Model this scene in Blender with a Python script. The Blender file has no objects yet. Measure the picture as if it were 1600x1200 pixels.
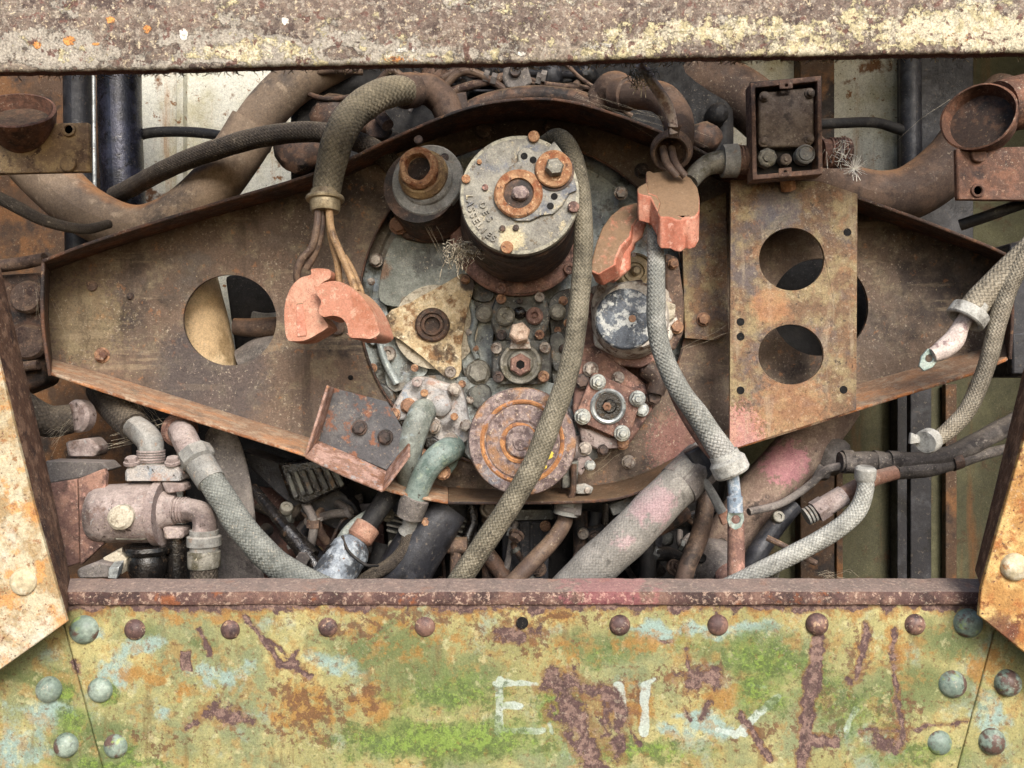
import bpy, bmesh, math, random
import numpy as np
from mathutils import Vector, Matrix, Quaternion
from mathutils.geometry import tessellate_polygon
random.seed(7)
scene = bpy.context.scene
R = math.radians

# ------------------------------------------------------------------ camera
D = 1.3                                   # metres from the lens to the front panel
cam_d = bpy.data.cameras.new('camera')
cam = bpy.data.objects.new('camera', cam_d)
scene.collection.objects.link(cam)
cam.location = (0, -D, 0)
cam.rotation_euler = (R(90), 0, 0)
cam_d.sensor_width = 36.0
cam_d.lens = 36.0 * D / 1.6
cam_d.clip_start = 0.02
cam_d.clip_end = 500
scene.camera = cam

# ------------------------------------------------------------------ light
SUN_EL, SUN_AZ = 34.0, 16.0               # from the front, a little to the right
world = bpy.data.worlds.new('World')
scene.world = world
world.use_nodes = True
wn = world.node_tree.nodes
bg = wn['Background']
sky = wn.new('ShaderNodeTexSky')
sky.sky_type = 'NISHITA'
sky.sun_disc = False
sky.sun_elevation = R(SUN_EL)
sky.sun_rotation = R(180 - SUN_AZ)
sky.dust_density = 2.5
sky.air_density = 1.0
world.node_tree.links.new(sky.outputs[0], bg.inputs[0])
bg.inputs[1].default_value = 0.14
sun_d = bpy.data.lights.new('sun', 'SUN')
sun_d.energy = 2.0
sun_d.angle = R(24)
sun_d.color = (1.0, 0.98, 0.945)
sun = bpy.data.objects.new('sun', sun_d)
scene.collection.objects.link(sun)
sdir = Vector((math.sin(R(SUN_AZ)) * math.cos(R(SUN_EL)), -math.cos(R(SUN_AZ)) * math.cos(R(SUN_EL)), math.sin(R(SUN_EL))))
sun.rotation_euler = sdir.to_track_quat('Z', 'Y').to_euler()
vs = scene.view_settings
vs.view_transform = 'Standard'
vs.look = 'None'
vs.gamma = 1.0
vs.use_curve_mapping = False
vs.exposure = 0.9
scene.cycles.use_denoising = True
scene.cycles.use_adaptive_sampling = True
scene.cycles.adaptive_threshold = 0.02
scene.cycles.max_bounces = 6
scene.cycles.diffuse_bounces = 4
scene.cycles.glossy_bounces = 3
scene.cycles.transmission_bounces = 2

# ------------------------------------------------------------------ colours and materials
DESAT = 0.05
def lin(h):
    if isinstance(h, (tuple, list)):
        return (*h[:3], 1)
    o = []
    for i in (0, 2, 4):
        c = int(h[i:i + 2], 16) / 255
        o.append(c / 12.92 if c <= 0.04045 else ((c + 0.055) / 1.055) ** 2.4)
    if DESAT:
        y = .3 * o[0] + .6 * o[1] + .1 * o[2]
        o = [c + (y - c) * DESAT for c in o]
    return (*o, 1)


class NT:
    def __init__(s, name):
        s.m = bpy.data.materials.new(name)
        s.m.use_nodes = True
        s.t = s.m.node_tree
        s.b = s.t.nodes['Principled BSDF']
        s.co = None

    def n(s, t, **k):
        x = s.t.nodes.new('ShaderNode' + t)
        for a, v in k.items():
            setattr(x, a, v)
        return x

    def l(s, a, b):
        s.t.links.new(a, b)

    def put(s, sock, v):
        if hasattr(v, 'is_output') or isinstance(v, bpy.types.NodeSocket):
            s.l(v, sock)
        else:
            sock.default_value = v

    def math(s, op, a, b=0.0, c=0.0, clamp=False):
        x = s.n('Math', operation=op, use_clamp=clamp)
        s.put(x.inputs[0], a); s.put(x.inputs[1], b)
        if op in ('MULTIPLY_ADD',):
            s.put(x.inputs[2], c)
        return x.outputs[0]

    def step(s, v, lo, hi, to0=0.0, to1=1.0):
        x = s.n('MapRange', interpolation_type='SMOOTHSTEP')
        s.put(x.inputs[0], v)
        x.inputs[1].default_value = lo; x.inputs[2].default_value = hi
        x.inputs[3].default_value = to0; x.inputs[4].default_value = to1
        return x.outputs[0]

    def mix(s, f, a, b):
        x = s.n('Mix', data_type='RGBA')
        s.put(x.inputs[0], f)
        s.put(x.inputs[6], a); s.put(x.inputs[7], b)
        return x.outputs[2]

    def mixf(s, f, a, b):
        x = s.n('Mix', data_type='FLOAT')
        s.put(x.inputs[0], f); s.put(x.inputs[2], a); s.put(x.inputs[3], b)
        return x.outputs[0]

    def coord(s):
        if s.co is None:
            tc = s.n('TexCoord'); oi = s.n('ObjectInfo')
            a = s.n('VectorMath', operation='MULTIPLY_ADD')
            cx = s.n('CombineXYZ')
            s.l(oi.outputs['Random'], cx.inputs[0]); s.l(oi.outputs['Random'], cx.inputs[2])
            s.l(cx.outputs[0], a.inputs[0]); a.inputs[1].default_value = (17, 9, 13)
            s.l(tc.outputs['Object'], a.inputs[2])
            s.co = a.outputs[0]
        return s.co

    def noise(s, scale, detail=6, rough=0.62, stretch=None, dist=0.0, off=0.0):
        x = s.n('TexNoise')
        x.inputs['Scale'].default_value = scale
        x.inputs['Detail'].default_value = detail
        x.inputs['Roughness'].default_value = rough
        x.inputs['Distortion'].default_value = dist
        c = s.coord()
        if stretch or off:
            mp = s.n('Mapping')
            mp.inputs['Scale'].default_value = stretch or (1, 1, 1)
            mp.inputs['Location'].default_value = (off, off * .7, off * 1.3)
            s.l(c, mp.inputs[0]); c = mp.outputs[0]
        s.l(c, x.inputs['Vector'])
        return x.outputs['Fac']


D_ = D
def S(d): return (D_ + d) / D_ / 1000.0                       # metres per photo unit at depth d
def P(x, y, d):
    k = S(d)
    return Vector(((x - 800) * k, d, (600 - y) * k))


MATS = {}
def mat(name, base, layers=(), rough=0.72, metal=0.0, bump=0.35, grain=0.27, gscale=330, braid=None, bscale=70, spec=0.35, spk=.34):
    """base colour + noise layers; each layer: (kind, colour, args..., {rough, metal})
    n: noise(scale, lo, hi)  s: streak noise  b: blob round a place  a: mesh attribute  d: dust on what faces up  v: flake cells"""
    T = NT(name)
    col = lin(base)
    rg, mt = rough, metal
    height = None
    fine = T.noise(gscale, 2, 0.7)
    med = T.noise(bscale, 5, 0.7)
    off = 0
    for L in layers:
        off += 3.1
        k, c = L[0], lin(L[1])
        o = L[-1] if isinstance(L[-1], dict) else {}
        if k == 'n':
            f = T.step(T.noise(L[2], o.get('det', 5), o.get('r', .66), off=off, dist=o.get('dist', 0.0)), L[3], L[4])
        elif k == 's':
            f = T.step(T.noise(L[2], 6, .65, stretch=o.get('st', (1, 1, .12)), off=off), L[3], L[4])
        elif k == 'v':
            x = T.n('TexVoronoi', feature='DISTANCE_TO_EDGE'); x.inputs['Scale'].default_value = L[2]
            wob = T.n('VectorMath', operation='MULTIPLY_ADD')
            nz = T.n('TexNoise'); nz.inputs['Scale'].default_value = L[2] * 2.3; T.l(T.coord(), nz.inputs['Vector'])
            T.l(nz.outputs['Color'], wob.inputs[0]); wob.inputs[1].default_value = (.9 / L[2],) * 3; T.l(T.coord(), wob.inputs[2])
            T.l(wob.outputs[0], x.inputs['Vector'])
            f = T.step(x.outputs['Distance'], L[4], L[3])
        elif k == 'b':
            x, y, d, r = L[2:6]
            g = T.n('NewGeometry')
            v = T.n('VectorMath', operation='DISTANCE')
            T.l(g.outputs['Position'], v.inputs[0]); v.inputs[1].default_value = P(x, y, d)
            rr = r * S(d)
            f0 = T.step(v.outputs['Value'], rr, rr * o.get('in', .1))
            nn = T.noise(o.get('sc', 120), 6, .7, off=off)
            f = T.step(T.math('MULTIPLY_ADD', nn, o.get('br', .8), T.math('SUBTRACT', f0, o.get('br', .8) * .5)), .35, .65 + o.get('soft', .1))
            f = T.math('MULTIPLY', f, T.step(f0, 0.0, .12))
        elif k == 'a':
            at = T.n('Attribute', attribute_name=L[2])
            nn = T.noise(o.get('sc', 110), 8, .72, off=off)
            f = T.step(T.math('MULTIPLY_ADD', nn, o.get('br', .9), T.math('SUBTRACT', at.outputs['Fac'], o.get('br', .9) * .5)), L[3], L[4])
        elif k == 'd':
            g = T.n('NewGeometry'); sp = T.n('SeparateXYZ'); T.l(g.outputs['Normal'], sp.inputs[0])
            nn = T.noise(o.get('sc', 60), 6, .7, off=off)
            f = T.step(T.math('MULTIPLY_ADD', nn, .7, T.math('SUBTRACT', sp.outputs[2], .35)), L[2], L[3])
        if 'amt' in o:
            f = T.math('MULTIPLY', f, o['amt'])
        col = T.mix(f, col, c)
        if 'rough' in o: rg = T.mixf(f, rg, o['rough'])
        if 'metal' in o: mt = T.mixf(f, mt, o['metal'])
        if 'h' in o:
            hh = T.math('MULTIPLY', f, o['h'])
            height = hh if height is None else T.math('ADD', height, hh)
    if spk:
        s1 = T.noise(gscale * .55, 4, .75, off=41)
        spk = T.math('MULTIPLY', T.step(T.noise(11, 3, .6, off=57), .38, .64), spk * 1.7)
        col = T.mix(T.math('MULTIPLY', T.step(s1, .585, .66), spk), col, lin('b9ab95'))
        col = T.mix(T.math('MULTIPLY', T.step(s1, .42, .34), spk), col, lin('221b17'))
    if braid:
        N, gap, kb = braid
        uv = T.n('UVMap'); sp = T.n('SeparateXYZ'); T.l(uv.outputs[0], sp.inputs[0])
        u, v = sp.outputs[0], sp.outputs[1]
        a = T.math('MULTIPLY', T.math('ADD', u, v), N); b = T.math('MULTIPLY', T.math('SUBTRACT', u, v), N)
        fa, fb = T.math('FRACT', a), T.math('FRACT', b)
        par = T.math('MODULO', T.math('ADD', T.math('FLOOR', T.math('ADD', a, 400)), T.math('FLOOR', T.math('ADD', b, 400))), 2.0)
        pa = T.math('SINE', T.math('MULTIPLY', fa, math.pi)); pb = T.math('SINE', T.math('MULTIPLY', fb, math.pi))
        h = T.mixf(T.math('GREATER_THAN', par, .5), pa, pb)
        ln = T.math('MULTIPLY', pa, pb)
        h = T.mixf(.14, h, ln)
        worn = T.step(med, .3, .75)
        f = T.math('MULTIPLY', T.step(h, .62, .12), T.mixf(worn, kb, kb * .6))
        col = T.mix(f, col, lin(gap))
        height = T.math('MULTIPLY', h, 1.5 * kb) if height is None else T.math('ADD', height, T.math('MULTIPLY', h, 1.5 * kb))
    if grain:
        g2 = T.noise(gscale * .33, 5, .75)
        gg = T.step(T.math('ADD', T.math('MULTIPLY', fine, .6), T.math('MULTIPLY', g2, .4)), .3, .7, 1 - grain, 1 + grain)
        x = T.n('Mix', data_type='RGBA', blend_type='MULTIPLY'); x.inputs[0].default_value = 1
        T.put(x.inputs[6], col); cc = T.n('CombineXYZ')
        for i in range(3): T.l(gg, cc.inputs[i])
        T.l(cc.outputs[0], x.inputs[7])
        col = x.outputs[2]
    T.put(T.b.inputs['Base Color'], col)
    if not isinstance(rg, float):
        T.put(T.b.inputs['Roughness'], rg)
    else:
        T.put(T.b.inputs['Roughness'], T.step(med, .25, .75, max(0.05, rg - .16), min(1, rg + .12)))
    T.put(T.b.inputs['Metallic'], mt)
    T.b.inputs['Specular IOR Level'].default_value = spec
    bh = T.math('ADD', T.math('MULTIPLY', med, .9), T.math('MULTIPLY', fine, .35))
    if height is not None: bh = T.math('ADD', bh, height)
    bp = T.n('Bump'); bp.inputs['Strength'].default_value = bump; bp.inputs['Distance'].default_value = .0035
    T.l(bh, bp.inputs['Height']); T.l(bp.outputs[0], T.b.inputs['Normal'])
    MATS[name] = T.m
    return T.m


DUST = 'a08668'
mat('rust_plate', '5f5044', [('n', '6b5849', 9, .42, .62), ('n', '857860', 26, .50, .68, {'amt': .6}), ('n', '3a312c', 7, .50, .66),
    ('n', '5d544c', 14, .55, .7, {'amt': .8}), ('n', '9a6840', 55, .60, .68, {'amt': .5}), ('n', 'b7a57e', 170, .63, .70, {'amt': .55}),
    ('b', '857752', 130, 500, .3, 120, {'br': 2.4, 'amt': .35}), ('s', '97866c', 40, .56, .66, {'st': (.12, 1, 1), 'amt': .4}), ('s', '33271f', 16, .54, .68, {'st': (1, 1, .14), 'amt': .5}), ('n', '241d19', 5, .56, .66, {'amt': .6}), ('b', '3c3a3e', 330, 590, .3, 170, {'br': .9, 'amt': .6}),
    ('b', '3a302b', 800, 230, .3, 230, {'br': .8, 'amt': .75}), ('b', 'a0605a', 1060, 690, .3, 90, {'br': 2.6, 'amt': .3, 'sc': 190}),
    ('d', '8d7355', .55, 1.0, {'amt': .6})], rough=.78, bump=.42)
mat('rust_flange', '7d5236', [('n', 'b09a80', 40, .47, .6, {'amt': .8}), ('s', 'b4713c', 30, .48, .62, {'st': (.35, 1, 1), 'amt': .9}),
    ('n', '4a3530', 18, .55, .68), ('n', '8e8378', 90, .56, .66, {'amt': .7}), ('d', 'a48c72', .5, 1.0, {'amt': .5})], rough=.85, bump=.6)
mat('rust_dark_flange', '3f2e26', [('n', '61402c', 20, .45, .6), ('n', '2a2321', 10, .5, .65), ('n', '84603f', 90, .6, .68, {'amt': .6}), ('d', '7d6449', .45, .95, {'amt': .55})], bump=.5, spk=.25)
mat('rust_two_hole', '6f5640', [('n', '8f7f5c', 24, .44, .6, {'amt': .85}), ('n', '5d5350', 11, .5, .66), ('n', '8e6646', 40, .55, .65, {'amt': .6}), ('n', 'b0a084', 110, .58, .66, {'amt': .4}), ('v', '3a2f28', 55, .0, .04, {'amt': .45}),
    ('n', '3c3029', 70, .60, .67, {'amt': .9}), ('b', '5b5a60', 1210, 330, .2, 75, {'br': .9, 'amt': .6}), ('b', 'cf9088', 1150, 680, .2, 80, {'br': 2.6, 'amt': .5, 'sc': 190}),
    ('b', 'a5744f', 1230, 640, .2, 110, {'br': 2.2, 'amt': .4}), ('s', 'a09078', 40, .58, .68, {'st': (1, 1, .12), 'amt': .4}), ('b', 'a9764f', 1200, 480, .2, 60, {'br': 1.2, 'amt': .5})], rough=.82, bump=.55)
mat('beam_paint', '66574d', [('n', '7a695c', 14, .45, .6), ('s', '8f8373', 26, .50, .62, {'st': (.08, 1, 1), 'amt': .7}), ('n', '4d3f39', 22, .5, .62), ('n', 'a39888', 95, .50, .60, {'amt': .65}), ('n', 'c9b796', 150, .585, .64, {'amt': .8}),
    ('a', '9f9688', 'grey', .46, .56, {'br': 1.5, 'sc': 45, 'h': .7}), ('a', 'b5a882', 'cream', .46, .56, {'br': 3.0, 'sc': 48, 'h': .7}), ('a', 'c9bea4', 'cream', .62, .70, {'br': 3.2, 'sc': 80, 'amt': .8}),
    ('a', 'cf8a45', 'orange', .5, .6, {'br': .9, 'sc': 160, 'h': .8}), ('a', 'ded6c8', 'white', .5, .6, {'br': .9, 'sc': 90, 'h': .9}),
    ('v', '55433a', 75, .0, .05, {'amt': .4}), ('n', '6a4a40', 60, .57, .62, {'amt': .9}), ('a', '5f3a30', 'edge', .45, .7, {'br': .6})], rough=.85, bump=.75, bscale=110, grain=.45)
mat('panel_paint', '8d8857', [('n', 'a99e68', 6, .45, .64), ('n', '6f7856', 7, .44, .62, {'amt': .85}), ('n', '83938a', 12, .54, .66, {'amt': .6}),
    ('a', '869a90', 'blue', .36, .68, {'br': 1.9, 'sc': 22}), ('a', '5a663c', 'olive', .14, .75, {'br': 1.4, 'sc': 16, 'amt': .85}),
    ('n', '96723c', 35, .52, .63, {'amt': .55}), ('n', '63472e', 110, .575, .64, {'amt': .7}), ('s', '66512f', 40, .57, .69, {'st': (1, 1, .15), 'amt': .55}), ('n', 'b5ae82', 50, .57, .65, {'amt': .45}),
    ('a', '93672b', 'ochre', .38, .66, {'br': 2.4, 'sc': 38, 'amt': .75}), ('a', '5e3f2c', 'speck', .43, .58, {'br': 2.8, 'sc': 60, 'amt': .8}),
    ('a', 'aab5ad', 'white', .36, .70, {'br': 2.0, 'sc': 40, 'amt': .8}),
    ('a', '63753a', 'moss', .16, .66, {'br': 1.5, 'sc': 26, 'rough': .95, 'amt': .8}), ('a', '46552a', 'moss', .46, .68, {'br': 3.2, 'sc': 80, 'amt': .65, 'h': .5}), ('a', '7d963c', 'moss', .60, .90, {'br': 3.2, 'sc': 130, 'amt': .6, 'h': .5}),
    ('a', '76512f', 'rust', .16, .46, {'br': 2.2, 'sc': 60, 'amt': .65}), ('a', '54403d', 'rust', .38, .62, {'br': 2.4, 'sc': 48, 'rough': .9, 'h': -.4}), ('a', '8a7064', 'rust', .60, .95, {'br': 3.4, 'sc': 110, 'amt': .7}), ('a', '3f302e', 'rust', .85, 1.1, {'br': 3.0, 'sc': 40, 'amt': .6}),
    ('n', '4f3e26', 240, .61, .67, {'amt': .55})], rough=.58, bump=.4, grain=.25, spk=.2)
mat('rail_rust', '573f3a', [('n', '74584c', 30, .46, .6), ('n', '3f2e2b', 16, .5, .64), ('n', 'a98f7c', 130, .55, .62, {'amt': .8}), ('n', '8a4f2a', 22, .58, .68, {'amt': .8}),
    ('d', '97877c', .2, .8, {'amt': .55, 'sc': 45}), ('b', 'b8656e', 950, 915, .01, 120, {'br': 3.4, 'amt': .28, 'sc': 50})], rough=.8, bump=.5)
mat('jamb_face', '9c835c', [('n', 'b5a88a', 22, .42, .56), ('n', 'bd8443', 30, .52, .62, {'amt': .8}), ('n', '8c5c34', 70, .57, .64, {'amt': .8}), ('n', 'c2baa6', 14, .52, .66, {'amt': .8}), ('n', '6d4a38', 120, .62, .67)], rough=.65, bump=.4)
mat('jamb_face_orange', 'a3783f', [('n', 'bf9f62', 26, .46, .6), ('n', '9a5c28', 24, .48, .62, {'amt': .85}), ('n', '6e3f22', 60, .55, .63, {'amt': .85, 'h': -.3}), ('n', '53342a', 130, .61, .67), ('b', '5a3528', 1560, 990, -.06, 60, {'br': 1.2, 'amt': .8})], rough=.7, bump=.45)
mat('jamb_edge', '604434', [('n', '8a6a54', 40, .48, .62), ('n', '3d2b26', 20, .52, .66), ('n', 'a98a6c', 140, .6, .66, {'amt': .8})], bump=.55)
mat('rivet_rust', '55403c', [('n', '7a5c50', 50, .45, .6), ('n', '3b2c2c', 40, .52, .64), ('n', 'a88a6c', 140, .58, .66)], rough=.6, bump=.4)
mat('rivet_painted', '6d7c70', [('n', '8c988a', 40, .46, .62), ('n', '5c473f', 50, .50, .58), ('n', '8a9c50', 50, .58, .66, {'amt': .8})], rough=.5, bump=.3)
mat('rivet_cream', 'b5a685', [('n', 'ccc2ac', 60, .5, .65), ('n', 'a06a34', 70, .56, .66)], rough=.6)
mat('wall_white', 'c2c0b2', [('n', 'a9a388', 5, .45, .65), ('s', '9a6a38', 14, .56, .70, {'st': (1, 1, .08), 'amt': .85}), ('n', '7d5632', 40, .60, .68), ('n', '6d4a2c', 9, .58, .66), ('n', '5e4a36', 150, .64, .69)], rough=.7, bump=.25)
mat('wall_olive', '45432f', [('n', '59573e', 5, .45, .65), ('s', '6a4422', 10, .5, .66, {'st': (1, 1, .1), 'amt': .9}), ('n', '4c3a26', 16, .55, .68), ('n', '3f3222', 120, .62, .68)], rough=.8, spk=.1)
mat('post_rust', '4e3a2a', [('n', '6f4c2c', 12, .46, .6), ('n', '2a2320', 9, .5, .64)], bump=.4, spk=.25)
mat('cover_grey', '7f8684', [('n', 'a0a7a4', 16, .42, .6), ('n', '5a6064', 11, .52, .66), ('n', '6b5c4c', 9, .47, .62, {'amt': .75}), ('n', '8693a0', 24, .58, .68, {'amt': .6}), ('n', '3a332d', 16, .55, .64, {'amt': .8}), ('n', '3b3a38', 60, .59, .66, {'amt': .8}), ('n', 'b9bcaf', 150, .60, .68, {'amt': .7}),
    ('b', '8a8872', 640, 400, .3, 95, {'br': .9, 'amt': .5})], rough=.55, metal=.25, bump=.4)
mat('cover_smooth', '666a62', [('n', '7d8078', 10, .44, .6), ('n', '4c4c48', 8, .52, .66), ('b', '6e4f38', 592, 420, .3, 34, {'br': 1.0, 'amt': .8}), ('b', '6e5338', 640, 476, .3, 30, {'br': 1.0, 'amt': .8}), ('n', '8f958f', 110, .60, .68, {'amt': .5})], rough=.5, metal=.2, bump=.3)
mat('cover_dark', '4a4a48', [('n', '6a6a62', 22, .45, .62), ('n', '2f2b29', 14, .52, .66), ('n', '705a44', 30, .56, .66, {'amt': .8}), ('n', '8f9290', 120, .6, .67, {'amt': .7})], rough=.5, metal=.25, bump=.4)
mat('cap_grey', '77736a', [('n', '8c887c', 24, .44, .6), ('n', '63656a', 16, .52, .66), ('n', 'b0a384', 38, .58, .66, {'amt': .85, 'h': .3}), ('n', '5e4f3c', 60, .6, .66, {'amt': .8}), ('b', 'c2b48e', 800, 372, .02, 40, {'br': 1.3, 'amt': .8, 'sc': 150}), ('b', 'a39c8c', 735, 345, .02, 42, {'br': 1.2, 'amt': .7})], rough=.62, metal=.1, bump=.4)
mat('cap_rim', 'a09b88', [('n', '7a766a', 60, .46, .6), ('n', '54493c', 50, .58, .66)], rough=.7, bump=.4)
mat('orange_rust', '8e6444', [('n', 'a8825e', 60, .46, .6), ('n', '7a4628', 40, .5, .64), ('n', 'd2b28a', 130, .6, .68, {'amt': .8}), ('n', '553629', 90, .6, .66)], rough=.85, bump=.6)
mat('brown_rust', '5b4a40', [('n', '77604f', 50, .46, .6), ('n', '41302a', 30, .5, .64), ('n', 'a9886a', 150, .6, .68, {'amt': .8}), ('d', '917659', .6, 1.05, {'amt': .6})], rough=.8, bump=.5)
mat('dark_rust', '3d3029', [('n', '5b4334', 30, .46, .6), ('n', '26211f', 20, .5, .64), ('n', '7d644c', 130, .61, .68, {'amt': .7}), ('d', '7d664d', .5, 1.0, {'amt': .6})], rough=.7, bump=.45, spk=.25)
mat('purple_rust', '7d6c68', [('n', '9a8880', 90, .47, .58), ('n', '5f4f4c', 60, .48, .6), ('n', '9c724c', 24, .52, .64, {'amt': .8}), ('n', 'c9b49a', 200, .6, .66, {'amt': .8}), ('b', '7f8a94', 760, 750, .1, 70, {'br': 1.2, 'amt': .6}), ('b', '6b6258', 810, 620, .1, 60, {'br': 1.1, 'amt': .6})], rough=.85, bump=.75, bscale=140)
mat('orange_groove', '9c6a42', [('n', 'b5804f', 70, .46, .6), ('n', '6e4e40', 60, .54, .64), ('n', '93807c', 40, .57, .63)], rough=.9, bump=.7)
mat('oily_black', '161413', [('n', '2a2623', 24, .5, .65), ('n', '4a3a2c', 60, .6, .68, {'amt': .7})], rough=.22, bump=.5, grain=.2, spec=.6, spk=.1)
mat('black_metal', '26262a', [('n', '3c3c40', 18, .48, .64), ('n', '171616', 12, .52, .66), ('n', '5b5148', 90, .6, .68, {'amt': .8}), ('d', '6a6056', .6, 1.1, {'amt': .6})], rough=.5, bump=.35, spk=.1)
mat('black_rubber', '1e1d1d', [('n', '35322f', 30, .5, .66), ('d', '5d5246', .55, 1.1, {'amt': .7})], rough=.65, bump=.25, spk=.1)
mat('blue_sheen', '1d1d24', [('n', '2c2d3a', 20, .45, .62), ('n', '17161a', 30, .55, .66)], rough=.25, metal=.3, bump=.35, spk=.1)  # black pipe; its bluish sky reflection is tinted into the colour
mat('cream_plate', 'b8a17a', [('n', 'd2c09c', 30, .44, .58), ('n', '8a6844', 30, .50, .62), ('n', '463629', 18, .52, .62, {'amt': .85}), ('n', 'e0d3b4', 90, .6, .67), ('n', '3a2f28', 160, .63, .67), ('b', '4a4038', 735, 440, .3, 34, {'br': .8}), ('b', '4d4438', 676, 509, .25, 44, {'br': .7, 'in': .5, 'amt': .8}), ('b', 'd9ccae', 700, 560, .25, 30, {'br': 1, 'amt': .8})], rough=.75, bump=.45)
mat('gasket', 'b5ac98', [('n', '857a68', 60, .5, .64)], rough=.9)
mat('pump_grey', '9a9896', [('n', 'aaa39c', 30, .44, .6), ('n', '6b625e', 20, .52, .66), ('n', '9c7a68', 26, .56, .66, {'amt': .8}), ('n', '7d8c98', 40, .59, .67, {'amt': .7}), ('n', '3b3632', 70, .61, .67), ('b', '3a332e', 700, 670, .25, 32, {'br': 1, 'amt': .8}), ('d', 'b5a597', .4, 1.0, {'amt': .6})], rough=.6, metal=.15, bump=.5)
mat('green_pipe', '6e726b', [('n', '888d85', 24, .44, .6), ('n', '5c625a', 18, .52, .66), ('n', '87979c', 50, .58, .66, {'amt': .6}), ('n', '4a4740', 80, .62, .68), ('d', '9da296', .4, 1.0, {'amt': .6})], rough=.55, bump=.35)
mat('teal_pipe', '5d6d66', [('n', '7b8881', 24, .44, .6), ('n', '4f665e', 18, .52, .66), ('n', '9aa48c', 50, .58, .66, {'amt': .6}), ('n', '4a4740', 80, .62, .68)], rough=.55, bump=.35)
mat('bolt_steel', '837a72', [('n', 'a39a8e', 60, .46, .6), ('n', '5b4a40', 50, .52, .64), ('n', '95683f', 60, .58, .68, {'amt': .8}), ('d', 'a89a88', .5, 1.1, {'amt': .5})], rough=.5, metal=.35, bump=.4)
mat('bolt_bright', 'b4b8b4', [('n', '8f9290', 70, .48, .6), ('n', '6e5c4e', 60, .6, .68)], rough=.42, metal=.5, bump=.3)
mat('bolt_rust', '84624c', [('n', 'a37c5c', 60, .46, .6), ('n', '583c30', 50, .52, .64), ('n', 'cba98a', 140, .6, .68, {'amt': .7})], rough=.75, bump=.5)
mat('bolt_dark', '3f3531', [('n', '5d4a40', 60, .46, .6), ('n', '2a2523', 50, .52, .64)], rough=.65, bump=.4, spk=.25)
mat('olive_metal', '6f6b60', [('n', '8b877c', 40, .45, .6), ('n', '55503f', 30, .52, .64), ('n', 'a59c86', 130, .6, .67)], rough=.6, metal=.2, bump=.4)
mat('pink_beige', 'c9ab94', [('n', 'd8c0aa', 60, .46, .6), ('n', 'a3846e', 60, .56, .66)], rough=.85, bump=.3)
mat('white_cap', '5a6068', [('n', '383d44', 26, .46, .6), ('n', 'b4b5b0', 60, .50, .58), ('n', '8a9094', 90, .55, .64, {'amt': .8}), ('b', '9c6a48', 992, 498, .15, 13, {'br': .6})], rough=.6, metal=.1, bump=.4)
mat('chalky_body', 'b0a79a', [('n', 'd2cdc2', 24, .45, .6), ('n', '6d5648', 22, .50, .62), ('n', '4a3b34', 60, .58, .66), ('n', '9a7a66', 30, .56, .66)], rough=.8, bump=.5)
mat('pink_rust', '75574d', [('n', '94705f', 34, .45, .6), ('n', '4c3833', 22, .50, .64), ('n', 'b08474', 60, .57, .66, {'amt': .8}), ('n', 'c3a898', 160, .61, .67, {'amt': .7})], rough=.75, bump=.45)
mat('orange_plastic', 'ab6750', [('n', 'b88069', 26, .44, .6), ('n', 'a25c44', 18, .52, .66), ('n', 'd6a792', 70, .56, .66, {'amt': .7}), ('d', '776047', .28, .46, {'amt': .96})], rough=.75, bump=.2, grain=.2, spk=.25)
mat('orange_plastic_dusty', 'ad745c', [('n', 'ba8a72', 12, .42, .6), ('n', '9c6248', 18, .52, .66), ('n', 'c9a58c', 90, .54, .66, {'amt': .5}), ('n', '8a6a52', 200, .56, .64, {'amt': .5}), ('d', 'b08a68', .4, .8, {'amt': .8})], rough=.8, bump=.22, grain=.2, spk=.25)
def hosem(name, a, b, gap, N, dust=None, extra=(), k=.55):
    L = [('n', b, 26, .44, .62), ('n', gap, 7, .52, .66, {'amt': .55}), ('n', gap, 40, .58, .68, {'amt': .6})]
    L += list(extra)
    if dust: L.append(('d', dust, .3, 1.0, {'amt': .65}))
    mat(name, a, L, rough=.85, bump=.5, braid=(N, gap, k), grain=.28, spk=.3)
hosem('hose_olive', '6f6857', '857d6a', '2b261f', 16)
hosem('hose_tan', '6a614e', '80755e', '2b261f', 17, '8b7e68')
hosem('hose_grey', '7d7d76', '97968e', '30302c', 15, 'a5a499', [('b', 'a5a19a', 1130, 700, .06, 60, {'br': .5, 'amt': .6})])
hosem('hose_pale', '8e8d85', 'a5a49b', '40403c', 13, 'bcbbb2')
hosem('hose_buff', '8e8472', 'a59b88', '3f382d', 15, 'aa9f8c')
hosem('hose_dark', '3e362e', '4f463b', '1e1a17', 18, '6d6150')
hosem('hose_herring', '6c6e68', '7f817a', '30322d', 20, '9a9a90', k=.5)
hosem('hose_big', '7a766f', '8e8981', '3b3833', 34, '97928a', [('b', 'c0939a', 1018, 785, .1, 66, {'br': 2.4, 'sc': 45, 'amt': .42}), ('b', 'c0939a', 975, 845, .1, 36, {'br': 2.4, 'sc': 45, 'amt': .35})], k=.22)
mat('pink_pipe', '7d685c', [('n', '94806f', 30, .45, .6), ('n', '4d423c', 14, .55, .66), ('n', 'a48c7c', 160, .56, .66, {'amt': .7}), ('b', 'c8808e', 1226, 722, .33, 66, {'br': 2.4, 'sc': 90, 'amt': .5}), ('b', 'b8827e', 1190, 770, .36, 50, {'br': 1, 'sc': 120, 'amt': .7})], rough=.9, bump=.3)
mat('wire_tan', '8d6f4e', [('n', 'a5855e', 30, .45, .6), ('n', '5c4634', 20, .52, .66)], rough=.7, bump=.25, spk=.25)
mat('wire_brown', '55443a', [('n', '6e5a4a', 30, .45, .6), ('n', '362c27', 20, .52, .66), ('d', '8d7458', .6, 1.0, {'amt': .5})], rough=.6, bump=.25, spk=.25)
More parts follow.
